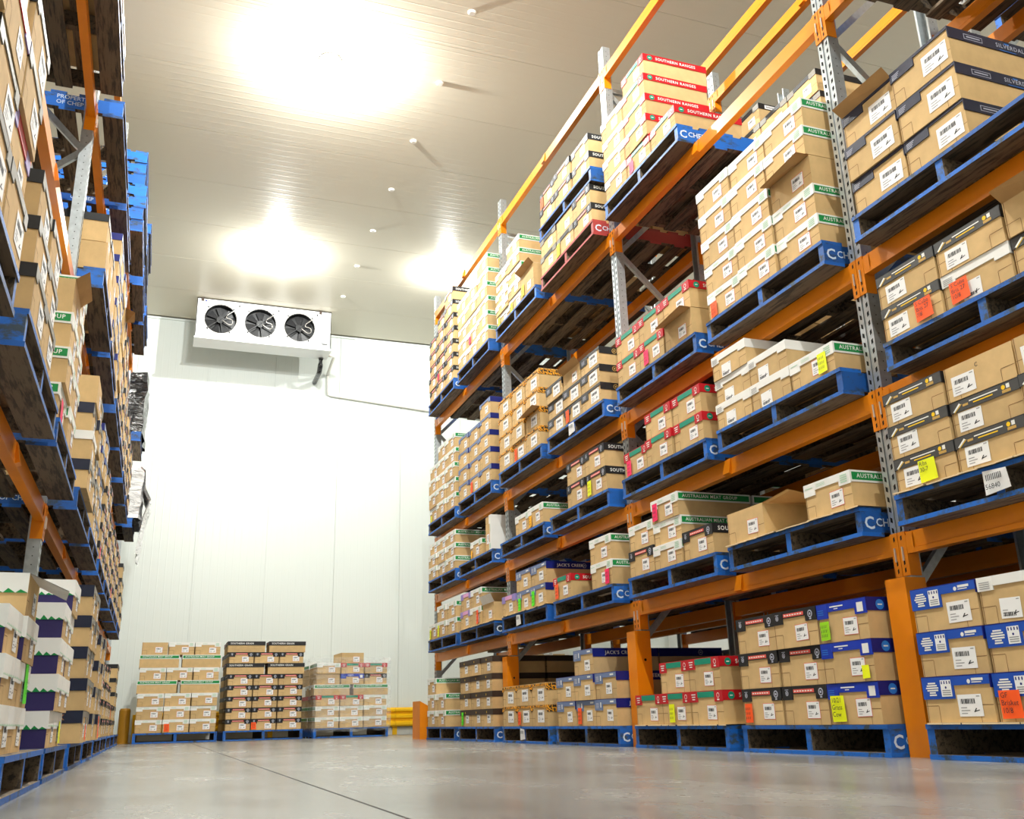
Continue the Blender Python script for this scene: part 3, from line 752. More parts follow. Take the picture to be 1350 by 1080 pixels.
def R(bay, slot, lev, h, cols, **k):
    pk = {a: k.pop(a) for a in ('paint', 'tagp', 'dx', 'dy', 'rackx', 'rack', 'text') if a in k}
    sheet = k.pop('sheet', None)
    org, place = rslot(bay, slot, lev, **pk)
    if sheet:
        sh = MB(); rr = random.Random(bay*7+lev); n = 12
        for i in range(n):
            a, b = 1.15*i/n, 1.15*(i+1)/n; e0, e1 = (-.02-.02*rr.random(), -.02-.02*rr.random())
            sh.poly([(a, e0, .004), (b, e1, .004), (b, 1.1, .004), (a, 1.1, .004)], slip); sh.poly([(a, e0, -.002), (b, e1, -.002), (b, e1, .004), (a, e0, .004)], slip)
        tag(obj('cardboard_sheet', sh.mesh('sheet'), None, (org[0], org[1], org[2]+.001), RZ), f'cream cardboard slip sheet lying on {place}', 'cardboard sheet')
        org = (org[0], org[1], org[2]+.006)
    if cols: load(place, org, RZ, h, cols, 'R', f'cartons on {place}', **k)

# ---- bay 3 (nearest, partly in frame)
R(3, 'F', 0, .185, [['mul']*3, ['mul', 'mul', 'wht'], ['mul']*3], notes={(1, 0): ('o', .02, .105)}, ntext={(1, 0): 'GF\nBrisket\n10/8'}, sheet=True)
R(3, 'F', 1, .156, [['gry']*3, ['gry', 'gry', 'plg'], ['gry', 'gry', 'plg']], notes={(0, 0): ('y', .15, .10)}, ntext={(0, 0): 'Ribs\n30-7'}, sheet=True, tagp=(.52, '56840'))
R(3, 'F', 2, .163, [['gry', 'gry'], ['wht', 'gry'], ['gry', 'opn']], notes={(0, 0): ('o', .21, .10), (1, 0): ('o', .04, .10)}, ntext={(0, 0): 'S Cube\nBris 27\n7/8', (1, 0): 'S Cube\nBris 27\n10/8'}, dy=-.08, flaps={(2, 1): 'up'})
R(3, 'F', 3, .19, [['nav', 'nav', 'nav'], ['nav', 'nav', 'nav']], flaps={(0, 2): 'up'})
R(3, 'F', 4, .18, [])
R(3, 'N', 4, .18, [])
for lv in (1, 2, 3): R(3, 'N', lv, .18, [['gry', 'gry'], ['gry', 'gry'], ['gry', 'gry']])
R(3, 'N', 0, .185, [['mul', 'mul'], ['mul', 'mul'], ['mul', 'mul']])
# ---- bay 2 (uprights U2-U3)
R(2, 'N', 0, .19, [['blk']*3, ['blk']*3, ['roy']*3], notes={(0, 0): ('o', .02, .10), (2, 0): ('y', .02, .12), (2, 2): ('l', .015, .09), (2, 1): ('y', .28, .06)}, ntext={(2, 0): '10/21\nGrass\nCow'})
R(2, 'N', 1, .187, [['opn'], ['-'], ['amg']], flaps={(0, 0): 'side'}, sheet=True)
R(2, 'N', 2, .155, [['wht']*3, ['wht']*2, ['amg']], notes={(2, 0): ('y', .235, .11)})
R(2, 'N', 3, .182, [['amg']*5, ['amg']*5, ['amg', 'amg', 'opn', 'amg', 'amg']], notes={(0, 0): ('o', .03, .1)}, flaps={(2, 2): 'front'})
R(2, 'F', 0, .19, [['red'], ['red', 'red'], ['red', 'red']], notes={(1, 0): ('y', .10, .11)}, sheet=True)
R(2, 'F', 1, .156, [['blk', 'amg'], ['amg', 'amg', 'amg'], ['blk']], hs={0: .18, 2: .185}, notes={(1, 2): ('p', .02, .12)})
R(2, 'F', 2, .187, [['red'], ['red', 'red'], ['red', 'red']], notes={(0, 0): ('p', .04, .11)})
R(2, 'F', 3, .195, [['red', 'red'], ['red', 'red'], ['opn', 'red']], notes={(1, 0): ('p', .07, .11)}, flaps={(2, 0): 'front'})
R(2, 'F', 4, .18, [['amg', 'amg', 'amg', 'amg'], ['red']*5, ['red']], notes={(1, 0): ('p', .04, .1)}, deep=False)
# ---- bay 1 (U1-U2)
R(1, 'N', 0, .187, [['jck', 'jck'], ['jck', 'jck', 'jck'], ['jck', 'jck']], notes={(1, 0): ('o', .03, .12)})
R(1, 'N', 1, .19, [['red'], ['-'], ['amg', 'amg']], notes={(0, 0): ('o', .04, .12), (2, 0): ('p', .25, .11)})
R(1, 'N', 2, .185, [['-'], ['blk', 'blk'], ['blk', 'blk']], notes={(2, 0): ('y', .03, .12)})
R(1, 'N', 3, .152, [['ubk']*3, ['ubk', 'ubk', 'opn'], ['ubk']*3], notes={(1, 0): ('o', .03, .11)}, flaps={(1, 2): 'up'}, tagp=(.5, None))
R(1, 'F', 0, .175, [['tig']*2]*3, notes={(1, 0): ('o', .03, .11)}, tagp=(.5, None))
R(1, 'F', 1, .185, [['lil'], ['jck', 'jck'], ['jck', 'jck']], notes={(1, 0): ('g', .04, .11), (2, 0): ('g', .04, .13)}, sheet=True, tagp=(.42, None))
R(1, 'F', 2, .185, [['-'], ['amg'], ['amg']], notes={(2, 0): ('a', .03, .1)})
R(1, 'F', 3, .185, [['tig']*4]*3, notes={(1, 0): ('o', .04, .12)}, flaps={(2, 1): 'front'})
R(1, 'F', 4, .12, [['amg']*5, ['amg']*5, ['opn']], hs={1: .15, 2: .25}, notes={(0, 0): ('y', .03, .09), (1, 0): ('y', .03, .1), (2, 0): ('y', .04, .12)}, flaps={(2, 0): 'up'})
# red pallet with a second pallet standing on its load
org, place = rslot(1, 'N', 4, paint=redp)
load(place, org, RZ, .18, [['but', 'but'], ['but', 'pln'], ['blk', 'blk']], 'R', f'cartons on {place}', notes={(1, 0): ('y', .0, .12)})
z2 = org[2]+.365
pallet((org[0]-.012, org[1]+.02, z2), RZ, 'blue timber pallet stacked on cartons above red pallet, fourth shelf, right rack', 'pallets on right rack', blue, 'R')
load('second tier above red pallet, fourth shelf, right rack', (org[0], org[1], z2+PH+.001), RZ, .175, [['blk', 'blk'], ['blk', 'blk'], ['blk', 'blk']], 'R', 'cartons on second tier above red pallet', notes={(0, 1): ('o', .02, .11)})
# ---- bay 0 (far)
R(0, 'N', 0, .165, [['brn']*4]*3, notes={(0, 0): ('g', .05, .13)})
R(0, 'N', 1, .19, [['lil', 'lil'], ['amg', 'amg'], ['opn']], notes={(1, 0): ('o', .22, .14)}, flaps={(2, 0): 'whiteup'}, sheet=True)
R(0, 'N', 2, .185, [['-'], ['amg'], ['-']], notes={(1, 0): ('a', .02, .08)})
R(0, 'N', 3, .185, [['nvw']*4, ['nvw']*4, ['nvw']*5], notes={(1, 0): ('o', .05, .12)})
R(0, 'N', 4, .175, [['amg']*5, ['amg']*5, ['amg']*6], notes={(1, 1): ('p', .05, .1)})
R(0, 'F', 0, .18, [['amg']*3, ['amg']*2, ['-']])
R(0, 'F', 1, .18, [['amg'], ['amg', 'amg'], ['amg', 'amg']], notes={(0, 0): ('y', .03, .11), (1, 0): ('y', .02, .13)})
R(0, 'F', 2, .15, [['amg']*3]*3)
R(0, 'F', 3, .18, [['amg']*4, ['amg']*5, ['amg']*5], notes={(0, 0): ('y', .05, .08)})
R(0, 'F', 4, .175, [['blk']*5, ['blk']*6, ['blk']*7], notes={(1, 1): ('p', .05, .1)})

# ---- rack behind (loads that show, plus loads and rows added to block bright gaps)
BX = 4.25
def RB(bay, slot, lev, h, cols, **k): R(bay, slot, lev, h, cols, rackx=4.42, rack='rear right rack', text=False, deep=False, **k)
RB(2, 'F', 0, .178, [['pnk']*4]*3)
RB(2, 'N', 0, .178, [['jck']*4]*3)
RB(1, 'N', 0, .187, [['jck']*3]*3)
RB(1, 'F', 0, .187, [['pln']*3]*3)
RB(2, 'N', 1, .18, [['amg']*2]*3)
RB(2, 'N', 2, .18, [['-'], ['wht', 'wht'], ['wht', 'wht']])
RB(1, 'N', 2, .15, [['amg']*2]*3)
RB(2, 'F', 4, .2, [['but']*5, ['but']*4, ['but']*4])
for lv in (1, 2): RB(2, 'F', lv, .148, [['pln']*3]*3)  # rear rack taken as full; shelf loads added to block bright gaps
RB(2, 'F', 3, .2, [['pln']*6]*3)
for lv in (1, 2): RB(1, 'F', lv, .148, [['brn']*3]*3)
RB(1, 'F', 3, .2, [['brn']*6]*3)
RB(1, 'N', 1, .148, [['pln']*3]*3)
RB(1, 'N', 3, .2, [['brn']*6]*3)
RB(2, 'N', 3, .2, [['pln']*6]*3)
for lv in (1, 2): RB(3, 'F', lv, .148, [['brn']*3]*3)
RB(3, 'F', 3, .2, [['but']*3]*3)
RB(3, 'F', 4, .18, [])

# ------------------------------------------------------------------ left rack
LZ = math.pi/2
def L(bay, slot, lev, h, cols, stack=1, px=None, y0=None, inset=0, **k):
    """bay index 0 = nearest (0.55-3.25) .. 5; columns near->far"""
    yn = y0 if y0 is not None else UL[bay]+(.12 if slot == 'N' else 1.40)
    x = px if px is not None else (-.40 if lev == 0 else -.50)
    z = 0 if lev == 0 else LEVL[lev-1]+BH
    side = 'nearer' if slot == 'N' else 'farther'
    place = f'{side} pallet, {LVN[lev]}, {BAYL[bay]}, left rack'
    for i in range(stack):
        lb = f'blue timber pallet, {side} of its pair, {LVN[lev]}, {BAYL[bay]}, left rack'
        if stack > 1: lb = f'empty blue pallet, {ORD[i]} in {side} stack, {LVN[lev]}, {BAYL[bay]}, left rack'
        pallet((x+(random.uniform(-.03, .03) if i else 0), yn+(random.uniform(-.02, .02) if i else 0), z+.0005+i*(PH+.001)), LZ, lb, 'pallets on left rack', blue, 'L')
    org = (x-.012-inset, yn+.025, z+PH+.001)
    if cols: load(place, org, LZ, h, cols, 'L', f'cartons on {place}', **k)
# floor level
FL = dict(px=-.395, inset=.04)
L(1, 'N', 0, .152, [['out']*3, ['out', 'out', 'out', 'oou']], notes={(1, 1): ('g', .20, .16)}, flaps={(1, 3): 'white'}, px=-.395, inset=.03)
L(1, 'F', 0, .152, [['out']*4, ['out']*5], notes={(1, 0): ('y', .2, .1)}, px=-.395, inset=-.01)
L(2, 'N', 0, .175, [['cop']*5, ['cop']*5], notes={(1, 0): ('o', .02, .15)}, px=-.395, inset=-.05)
L(2, 'F', 0, .175, [['cop']*4, ['cop']*4], notes={(1, 0): ('o', .02, .15)}, px=-.395, inset=-.05)
L(3, 'N', 0, .175, [['blk']*4, ['blk']*4, ['blk']*3], notes={(1, 0): ('o', .02, .15)}, **FL)
L(3, 'F', 0, .175, [['blk']*3, ['blk']*4, ['blk']*4], notes={(1, 0): ('p', .02, .13)}, **FL)
L(4, 'N', 0, .18, [['blk']*4, ['blk']*3, ['blk']*3], **FL)
L(4, 'F', 0, .18, [['blk']*2, ['blk']*2, ['blk']*2], notes={(1, 1): ('o', .02, .12)}, **FL)
L(5, 'N', 0, .18, [['but']*5, ['but']*5, ['blk']*2], **FL)
# first shelf (z 1.35)
L(0, 'F', 1, .2, [['lbk']*5, ['lbk', 'lbk', 'pnk', 'lbk', 'lbk'], ['lbk', 'pnk', 'lbk', 'lbk']])
L(1, 'N', 1, .185, [['lbk']*3, ['lbk']*3])
L(1, 'F', 1, .18, [['amg', 'amg', 'amg', 'opn'], ['amg']*5], notes={(0, 0): ('p', .1, .12)}, flaps={(0, 3): 'up'})
L(2, 'N', 1, .18, [['cop', 'wht', 'cop', 'pln'], ['cop']*4], inset=-.04)
L(2, 'F', 1, .18, [['cop']*3, ['nvw']*5, ['nvw']*5])
L(3, 'N', 1, .16, [['blk']*5, ['blk']*5, ['blk']*5], notes={(0, 0): ('p', .05, .1)})
L(3, 'F', 1, .16, [['blk']*4, ['blk']*4, ['blk']*4])
L(4, 'N', 1, .16, [['blk']*4, ['blk']*4, ['blk']*4], notes={(0, 0): ('p', .05, .1)})
L(4, 'F', 1, .16, [['blk']*3, ['blk']*3, ['blk']*3])
L(5, 'N', 1, .2, [['but']*4, ['but']*3, ['blk']*2])
# second shelf (z 2.79)
L(2, 'N', 2, .2, [['pln', 'jow'], ['pln', 'jow'], ['pln', 'pln']])
L(2, 'F', 2, .185, [['nvw']*5, ['nvw']*5, ['nvw']*5])
L(3, 'N', 2, .18, [['pln']*5, ['blk']*5, ['blk']*5], flaps={(0, 4): 'front'})
L(3, 'F', 2, .18, [['blk']*5, ['blk']*5, ['blk']*5])
L(4, 'N', 2, .18, [['blk']*4, ['blk']*4, ['blk']*4])
L(4, 'F', 2, .18, [['blk']*4, ['blk']*4, ['blk']*4])
# third shelf (z 4.05)
L(1, 'N', 3, .18, [['red', 'red'], ['red', 'red'], ['blk', 'red']])
L(1, 'F', 3, .18, [['red'], ['blk'], ['blk']])
L(2, 'N', 3, .18, [])
L(2, 'F', 3, .18, [])
# top shelf: stacks of empty pallets
L(3, 'F', 4, .18, [], stack=7)
L(4, 'N', 4, .18, [], stack=6)
L(4, 'F', 4, .18, [], stack=5)
# wrapped loads at the far end
def wrapped(name, label, x0, x1, y0, y1, z0, z1, m, amp, seed):
    rr = random.Random(seed); b = MB(); n = 7; V = {}
    def P(i, j, k):
        key = (i, j, k)
        if key not in V:
            bulge = amp*rr.uniform(-1, 1)
            px = x0+(x1-x0)*i/n; py = y0+(y1-y0)*j/n; pz = z0+(z1-z0)*k/n
            V[key] = (px+bulge, py+amp*rr.uniform(-1, 1), pz+(amp*rr.uniform(-1, 1) if 0 < k else 0))
        return V[key]
    for a in range(n):
        for c in range(n):
            for face in ([P(a, 0, c), P(a+1, 0, c), P(a+1, 0, c+1), P(a, 0, c+1)], [P(a+1, n, c), P(a, n, c), P(a, n, c+1), P(a+1, n, c+1)],
                         [P(0, a+1, c), P(0, a, c), P(0, a, c+1), P(0, a+1, c+1)], [P(n, a, c), P(n, a+1, c), P(n, a+1, c+1), P(n, a, c+1)],
                         [P(a, c, n), P(a+1, c, n), P(a+1, c+1, n), P(a, c+1, n)]):
                b.poly(face, m)
    return tag(obj(name, b.mesh(name, False)), label, 'wrapped load')
for lv in (2, 3): L(5, 'N', lv, .18, [], px=-.44)
zz = LEVL[2]+BH+PH; wrapped('wrapped_load', 'load wrapped in shiny black film, third shelf, far end of left rack', -1.58, -.42, 14.2, 15.3, zz+.005, zz+.92, blackfilm, .025, 3)
zz = LEVL[1]+BH+PH; wl0 = wrapped('wrapped_load', 'load draped in white plastic sheet, second shelf, far end of left rack', -1.58, -.36, 14.22, 15.3, zz+.005, zz+.75, whitefilm, .03, 5)

dr = MB(); n = 12; pf = [(-.40, .76), (-.345, .70), (-.33, .45), (-.24, .28), (-.31, .02), (-.335, -.25), (-.36, -.5)]
gr = [[(px_+.018*math.sin(i*1.9+j*.7), 14.2+1.15*i/n, zz+pz_+(.03*math.sin(i*1.3) if j == 6 else 0)) for j, (px_, pz_) in enumerate(pf)] for i in range(n+1)]
for i in range(n):
    for j in range(6): dr.poly([gr[i][j+1], gr[i+1][j+1], gr[i+1][j], gr[i][j]], whitefilm)
obj('hanging_sheet', dr.mesh('hanging_sheet'), wl0)

# ------------------------------------------------------------------ pallets on the floor by the back wall
PY = 15.4
def backload(x, y, a, rows, h, place, notes={}):
    pallet((x, y, 0.0005), a, f'blue timber pallet under {place}', 'pallets by the back wall', blue, None)
    c, s_ = math.cos(a), math.sin(a); z = PH+.003
    for j, row in enumerate(rows):
        kind, ks = row
        nrow = rowname(j, len(rows))
        if kind == 'e':
            for i, k in enumerate(ks):
                if k == '-': continue
                lx, ly = .022+i*.376, .012
                carton(k, (x+c*lx-s_*ly, y+s_*lx+c*ly, z), a, h, f"{DES[k]['desc']}, {nrow}, {colname(i, 3)}, {place}", f'cartons in {place}', 'L' if i == 0 else None, notes.get((j, i)))
            lx, ly = .022, .60
            if ks[0] != '-': carton(ks[0], (x+c*lx-s_*ly, y+s_*lx+c*ly, z), a, h, f"rear {DES[ks[0]]['desc']}, {nrow}, {place}", f'cartons in {place}', None, rear=True)
        else:
            for i, k in enumerate(ks):
                lx, ly = .0+i*.605, .012+CW
                carton(k, (x+c*lx-s_*ly, y+s_*lx+c*ly, z), a-math.pi/2, h, f"{DES[k]['desc']} turned sideways, {nrow}, {colname(i, 2)}, {place}", f'cartons in {place}', 'R', None, lab=False, jit=.6)
            lx, ly = .02, .012+CW+.42
            carton(ks[0], (x+c*lx-s_*ly, y+s_*lx+c*ly, z), a-math.pi/2, h, f"rear {DES[ks[0]]['desc']}, {nrow}, {place}", f'cartons in {place}', None, rear=True)
        z += h
backload(-.20, PY, .0, [('e', ['amg']*3)]*3+[('s', ['amg']*2), ('e', ['amg']*3), ('s', ['amg']*2), ('e', ['opn', 'amg', 'amg'])], .183, 'left stack by back wall', {(0, 1): ('o', .02, .11)})
backload(1.05, PY, .02, [('e', ['blk']*3)]*5+[('s', ['blk']*2), ('e', ['blk']*3), ('s', ['blk']*2)], .162, 'middle stack by back wall', {(0, 1): ('o', .0, .1)})
backload(2.36, PY-.1, .05, [('e', ['amg']*3), ('e', ['amg']*3), ('e', ['red', 'red', 'amg']), ('s', ['amg']*2), ('e', ['pln', 'roy', 'blk']), ('e', ['amg', 'red', 'red']), ('e', ['-', 'pln', '-'])], .16, 'film-wrapped stack by back wall')
# clear film round the right-hand stack
fx, fy, fa = 2.36, PY-.1, .05
fb = MB(); rr = random.Random(9); nseg = 14; ring = []
per = [(-.025, -.02), (1.185, -.02), (1.185, 1.18), (-.025, 1.18)]
pts = []
for q in range(4):
    (xa, ya), (xb, yb) = per[q], per[(q+1) % 4]
    for i in range(nseg): pts.append((xa+(xb-xa)*i/nseg, ya+(yb-ya)*i/nseg))
lv = [.09, .2, .34, .5, .66, .8, .95, 1.1, 1.2]
rows = []
for zi in lv:
    row = []
    for (px, py) in pts:
        ox, oy = (px-.58)/.6, (py-.58)/.6; k = rr.uniform(-.006, .014)
        X, Y = px+ox*k, py+oy*k
        row.append((fx+math.cos(fa)*X-math.sin(fa)*Y, fy+math.sin(fa)*X+math.cos(fa)*Y, zi+rr.uniform(-.015, .015)))
    rows.append(row)
for r0, r1 in zip(rows[:-1], rows[1:]):
    for i in range(len(pts)):
        j = (i+1) % len(pts); fb.poly([r0[i], r0[j], r1[j], r1[i]], film)
tag(obj('stretch_film', fb.mesh('film')), 'clear stretch film wrapped round right-hand carton stack by back wall', 'stretch film')
# pale wrapped stack seen through the rack
wl = pallet((5.2, 14.6, .0005), 0, 'blue timber pallet seen behind right rack near back wall', 'pallets by the back wall', blue, None)
for j in range(6):
    for i in range(3):
        carton('wht' if j % 2 else 'pln', (5.22+i*.376, 14.62, PH+.003+j*.18), 0, .18, f"{DES['wht' if j % 2 else 'pln']['desc']}, {rowname(j, 6)}, {colname(i, 3)}, stack behind right rack", 'cartons in stack behind right rack')

# ------------------------------------------------------------------ guardrail on the back wall
def extr(profile, xa, xb, m):
    b = MB()
    for (y0, z0), (y1, z1) in zip(profile[:-1], profile[1:]):
        b.poly([(xa, y0, z0), (xb, y0, z0), (xb, y1, z1), (xa, y1, z1)], m)
    b.poly([(xa, p[0], p[1]) for p in profile], m); b.poly([(xb, p[0], p[1]) for p in profile][::-1], m)
    return b.mesh('guardrail')
yr = YW-.14
prof = [(yr+.07, .13), (yr+.02, .135), (yr, .16), (yr, .20), (yr+.045, .225), (yr+.045, .25), (yr, .275), (yr, .315), (yr+.045, .34), (yr+.045, .36), (yr, .385), (yr, .415), (yr+.02, .44), (yr+.07, .445)]
g = tag(obj('guardrail', None, None, (0, yr, 0)), 'yellow corrugated steel guardrail along foot of back wall', 'guardrail')
xs = [-.2, 1.9, 4.0, 6.1, 8.2]
for a, b in zip(xs[:-1], xs[1:]): obj('rail', extr([(p[0]-yr, p[1]) for p in prof], a, b-.004, gyellow), g)
for a in xs: obj('post', MB().box(a-.04, a+.04, .07, .13, 0, .42, gyellow).mesh('rail_post'), g)
bol = lathe([(.001, 0), (.11, 0), (.11, .01), (.08, .012), (.08, .47), (.065, .5), (.001, .505)], mat('bollard_yellow_brown', (176, 124, 24), .45, noise=.08, nscale=4), 20)
tag(obj('bollard', bol.mesh('bollard', False), None, (-.34, 16.0, 0)), 'short dark yellow bollard beside left stack by back wall', 'bollard')

# ------------------------------------------------------------------ evaporator cooler
cx0, cx1, cyf, cz0, cz1 = .19, 2.40, 15.25, 6.27, 6.98
co = tag(obj('evaporator_cooler', None, None, (.198, 15.9, 6.526)), 'white three-fan evaporator cooler hung from ceiling by back wall', 'cooler')
co.scale = (1.0426,)*3
CWD = cx1-cx0; CHT = cz1-cz0; CDP = .42
b = MB()
b.box(0, CWD, CDP-.01, CDP, 0, CHT, coolw); b.box(0, .01, 0, CDP, 0, CHT, coolw); b.box(CWD-.01, CWD, 0, CDP, 0, CHT, coolw); b.box(0, CWD, 0, CDP, CHT-.01, CHT, coolw)
fans = [(.385, .37), (1.03, .37), (1.68, .37)]; FR_ = .255
# front panel with three round openings
cells = [(0, .71), (.71, 1.355), (1.355, 2.02)]
n = 32
for (xa, xb), (fxc, fzc) in zip(cells, fans):
    def edge(t):
        dx, dz = math.cos(t), math.sin(t)
        k = min(((xb-fxc)/dx if dx > 1e-9 else (xa-fxc)/dx if dx < -1e-9 else 1e9), ((CHT-fzc)/dz if dz > 1e-9 else (0-fzc)/dz if dz < -1e-9 else 1e9))
        return (fxc+dx*k, 0, fzc+dz*k)
    ang = sorted([2*math.pi*i/n for i in range(n)]+[math.atan2(zc-fzc, xc-fxc) % (2*math.pi) for xc in (xa, xb) for zc in (0, CHT)])
    for i in range(len(ang)):
        t0, t1 = ang[i], ang[(i+1) % len(ang)]
        if i == len(ang)-1: t1 += 2*math.pi
        c0 = (fxc+FR_*math.cos(t0), 0, fzc+FR_*math.sin(t0)); c1 = (fxc+FR_*math.cos(t1), 0, fzc+FR_*math.sin(t1))
        b.poly([c0, edge(t0), edge(t1), c1], coolw)
        b.poly([c0, c1, (c1[0], .14, c1[2]), (c0[0], .14, c0[2])], fanblk)
b.poly([(2.02, 0, 0), (CWD, 0, 0), (CWD, 0, CHT), (2.02, 0, CHT)], coolw)
obj('casing', b.mesh('casing'), co)
tr = MB()   # sloping drip tray
tr.poly([(-.01, -.03, .02), (CWD+.01, -.03, .02), (CWD+.01, -.03, -.01), (-.01, -.03, -.01)], coolw)
tr.poly([(-.01, -.03, -.01), (CWD+.01, -.03, -.01), (CWD+.01, CDP, -.005), (-.01, CDP, -.005)], coolw)
tr.poly([(-.01, -.03, .02), (-.01, -.03, -.01), (-.01, CDP, -.005), (-.01, CDP, .02)], coolw); tr.poly([(CWD+.01, -.03, -.01), (CWD+.01, -.03, .02), (CWD+.01, CDP, .02), (CWD+.01, CDP, -.005)], coolw)
tr.poly([(-.01, CDP, .02), (-.01, CDP, -.005), (CWD+.01, CDP, -.005), (CWD+.01, CDP, .02)], coolw); tr.poly([(-.01, -.03, .02), (-.01, CDP, .02), (CWD+.01, CDP, .02), (CWD+.01, -.03, .02)], coolw)
obj('drip_tray', tr.mesh('drip_tray'), co)
for (fxc, fzc) in fans:
    f = MB(); f.poly([(fxc+FR_*math.cos(-2*math.pi*i/32), .138, fzc+FR_*math.sin(-2*math.pi*i/32)) for i in range(32)][::-1], fanblk)
    fo = obj('fan', f.mesh('fan_back'), co)
    for k in range(7):
        a = 2*math.pi*k/7+.3; a2 = a+.62
        bl = MB(); P = lambda r, t, y: (fxc+r*math.cos(t), y, fzc+r*math.sin(t))
        bl.poly([P(.06, a, .10), P(.235, a+.1, .115), P(.245, (a+a2)/2+.12, .10), P(.235, a2+.1, .085), P(.06, a2-.1, .09)], fanblade)
        obj('blade', bl.mesh('blade'), fo)
    hb = MB()
    hb.tube([(fxc, .03, fzc), (fxc, .13, fzc)], .062, fanblk, 16)
    hb.bar((fxc-.24*.78, .03, fzc-.24*.62), (fxc, .03, fzc), .02, .012, fanblade); hb.bar((fxc+.04, .03, fzc-.24), (fxc, .03, fzc), .02, .012, fanblade); hb.bar((fxc+.24*.7, .03, fzc+.24*.7), (fxc, .03, fzc), .02, .012, fanblade)
    obj('motor', hb.mesh('motor'), fo)
    rg = MB(); N = 40
    for rr_, yy in ((.262, -.006), (.27, -.012)):
        rg.tube([(fxc+rr_*math.cos(2*math.pi*i/N), yy, fzc+rr_*math.sin(2*math.pi*i/N)) for i in range(N+1)], .006, coolw if rr_ > .265 else wire, 6)
    for t in (.75, 2.4, 3.9, 5.3): rg.box(fxc+.275*math.cos(t)-.012, fxc+.275*math.cos(t)+.012, -.02, 0, fzc+.275*math.sin(t)-.012, fzc+.275*math.sin(t)+.012, fanblk)
    obj('ring', rg.mesh('ring'), fo)
    cab = MB(); cp = []
    ctrl = [(.03, -.02), (.13, -.09), (.19, -.07), (.18, 0), (.10, .02), (.10, .07), (.18, .14), (.27, .24), (.29, .26)]
    for i in range(len(ctrl)-1):
        for s4 in range(4):
            t = s4/4; p0 = ctrl[max(i-1, 0)]; p1 = ctrl[i]; p2 = ctrl[i+1]; p3 = ctrl[min(i+2, len(ctrl)-1)]
            q = [.5*((2*p1[a])+(-p0[a]+p2[a])*t+(2*p0[a]-5*p1[a]+4*p2[a]-p3[a])*t*t+(-p0[a]+3*p1[a]-3*p2[a]+p3[a])*t**3) for a in (0, 1)]
            cp.append((fxc+q[0], -.012, fzc+q[1]))
    cab.tube(cp+[(fxc+.29, -.012, fzc+.26)], .0065, wire, 6); cab.tube([(fxc+.29, -.02, fzc+.26), (fxc+.29, .0, fzc+.26)], .014, fanblk, 8)
    obj('cable', cab.mesh('cable', True), fo)
eb = MB(); eb.box(2.04, 2.17, -.06, 0, .12, .34, coolw); eb.poly([(2.06, -.0605, .21), (2.13, -.0605, .21), (2.13, -.0605, .216), (2.06, -.0605, .216)], salmon); eb.box(2.06, 2.15, -.05, -.01, .10, .12, inkgrey)
obj('junction_box', eb.mesh('junction_box'), co)
jp = MB(); jp.box(2.03, 2.035, -.002, .0, .34, CHT, inkgrey); obj('panel_joint', jp.mesh('panel_joint'), co)
for hx in (.06, 2.0):
    hk = MB(); hk.box(hx, hx+.045, -.014, .04, CHT-.055, CHT+.008, brownblk); obj('hanger', hk.mesh('hanger'), co)
bd = MB(); bd.fr(.12, .155, CHT-.055, CHT-.03, -.001, deepblue); bd.fr(.10, .19, CHT-.085, CHT-.065, -.001, inkgrey)
for i in range(9): bd.fr(.16+.016*i, .171+.016*i, CHT-.052, CHT-.036, -.001, red)
obj('maker_badge', bd.mesh('badge'), co)
# drain pipe and refrigerant hose
dp = MB(); pt = lambda x, y, z: (x-cx0, y-cyf, z-cz0)
dp.tube([pt(2.515, 16.15, 6.535), pt(2.59, 16.15, 6.535), pt(2.615, 16.18, 6.53), pt(2.635, 16.90, 6.47), pt(2.64, 16.955, 6.45)], .028, pvc, 10)
dp.tube([pt(2.64, 16.955, 6.47), pt(2.655, 16.955, 6.12), pt(2.665, 16.955, 6.075), pt(2.70, 16.955, 6.06), pt(9.4, 16.955, 5.57)], .026, pvc, 10)
tag(obj('drain_pipe', dp.mesh('drain_pipe', True), None, (cx0, cyf, cz0)), 'white plastic drain pipe running from cooler down and along back wall', 'pipe')
hs_ = MB(); hs_.tube([(2.40, 16.28, 6.515), (2.40, 16.32, 6.40), (2.40, 16.40, 6.31), (2.40, 16.45, 6.29), (2.40, 16.97, 6.29)], .045, blackfilm, 10)
tag(obj('insulated_hose', hs_.mesh('hose', True)), 'black insulated hose behind cooler entering back wall', 'hose')


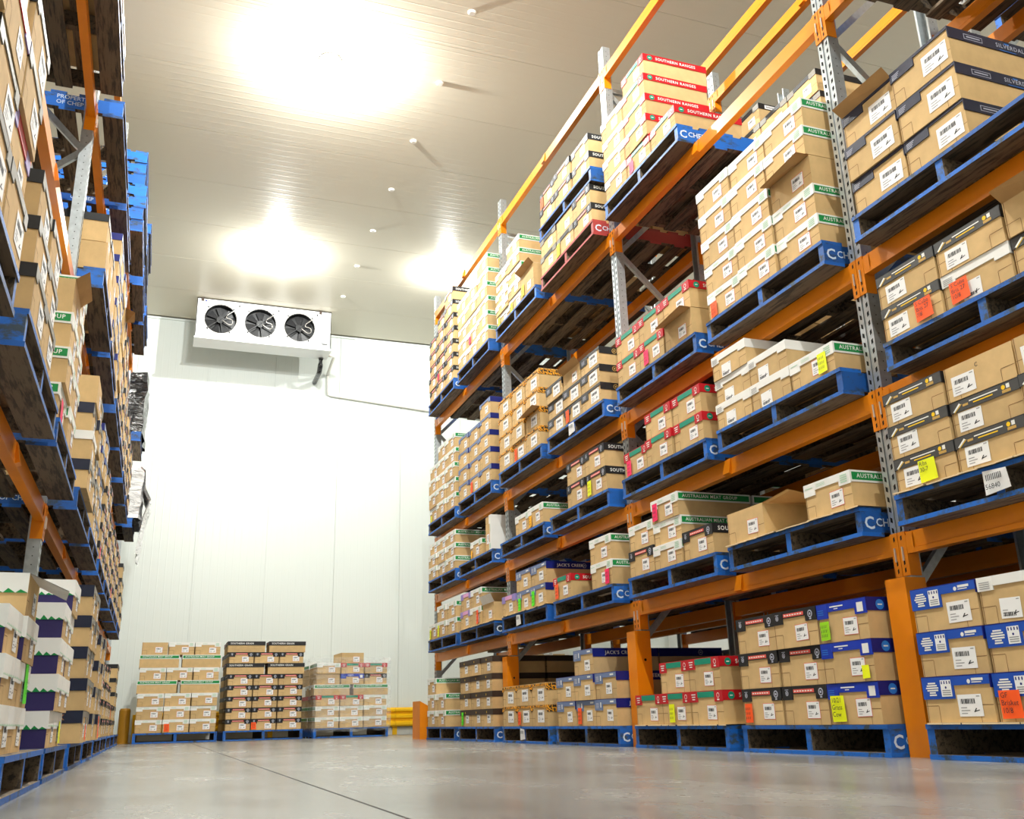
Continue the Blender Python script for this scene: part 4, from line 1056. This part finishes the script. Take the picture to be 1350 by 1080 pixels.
# ------------------------------------------------------------------ build the pallets and cartons that show (from the camera or a step beside it)
from mathutils.bvhtree import BVHTree
def boxpolys(loc, rz, boxes):
    c, s_ = math.cos(rz), math.sin(rz); V = []; F = []
    for (x0, x1, y0, y1, z0, z1) in boxes:
        n = len(V)
        for z in (z0, z1):
            for x, y in ((x0, y0), (x1, y0), (x1, y1), (x0, y1)): V.append((loc[0]+c*x-s_*y, loc[1]+s_*x+c*y, loc[2]+z))
        F += [tuple(n+i for i in q) for q in ((0, 3, 2, 1), (4, 5, 6, 7), (0, 1, 5, 4), (1, 2, 6, 5), (2, 3, 7, 6), (3, 0, 4, 7))]
    return V, F
V, F, OWN = [], [], []
for i, (kind, a, k) in enumerate(SPEC):
    if kind == 'carton': loc, rz, bs = a[1], a[2], [(-.005, CW+.005, -.005, CD, 0, a[3])]
    else:
        loc, rz = a[0], a[1]
        bs = [(x, x+.042, 0, PD, 0, PH) for x in (0, .56, PW-.042)]+[(0, PW, y, y+wd, PH-.02, PH) for y, wd in TB]+[(0, PW, y, y+wd, 0, .02) for y, wd in BB]
    v, f = boxpolys(loc, rz, bs); n = len(V); V += v; F += [tuple(n+j for j in q) for q in f]; OWN += [i]*len(f)
bvh = BVHTree.FromPolygons(V, F)
seen = {}
for off, step, wt in (((0, 0, 0), 3, 2), ((.5, 0, .1), 7, 1), ((-.2, .1, .2), 7, 1), ((.1, 0, .6), 7, 1), ((.1, -.4, .1), 7, 1)):
    o = Vector((0, 0, H))+Vector(off)
    for py in range(1, 1080, step):
        for px in range(1, 1350, step):
            d = fwd*1252.89+r2*(px-675)-u2*(py-540)
            h_ = bvh.ray_cast(o, d.normalized())
            if h_[2] is not None: q = OWN[h_[2]]; seen[q] = seen.get(q, 0)+wt
ext = []
for kind, a, k in SPEC:
    loc, rz, wx, wy, hz = (a[1], a[2], CW, CD, a[3]) if kind == 'carton' else (a[0], a[1], PW, PD, PH)
    c, s_ = math.cos(rz), math.sin(rz)
    xs_ = [loc[0]+c*x-s_*y for x in (0, wx) for y in (0, wy)]; ys_ = [loc[1]+s_*x+c*y for x in (0, wx) for y in (0, wy)]
    ext.append((min(xs_), max(xs_), min(ys_), max(ys_), loc[2], loc[2]+hz))
keep = {i for i in range(len(SPEC)) if seen.get(i, 0) >= 2}
todo = list(keep)
while todo:      # whatever carries a piece that shows is kept too
    i = todo.pop(); e = ext[i]
    for j, f in enumerate(ext):
        if j not in keep and abs(f[5]-e[4]) < .012 and min(e[1], f[1])-max(e[0], f[0]) > .03 and min(e[3], f[3])-max(e[2], f[2]) > .03:
            keep.add(j); todo.append(j)
for i, (kind, a, k) in enumerate(SPEC):
    if i not in keep: continue
    (make_carton if kind == 'carton' else make_pallet)(*a, **k)
print('CARTONS', NCART, 'of', len(SPEC), 'OBJECTS', len(bpy.data.objects))

# one green-banded carton standing on its long edge beside the upright
o = make_carton('amg', (3.135, 9.285, LEVR[1]+BH+PH+.002+CW), RZ, .18, 'green-banded carton standing on edge, right pallet, second shelf, farthest bay, right rack', 'cartons on right pallet, second shelf, farthest bay, right rack', 'R', jit=0)
o.rotation_euler = (0, math.pi/2, RZ)
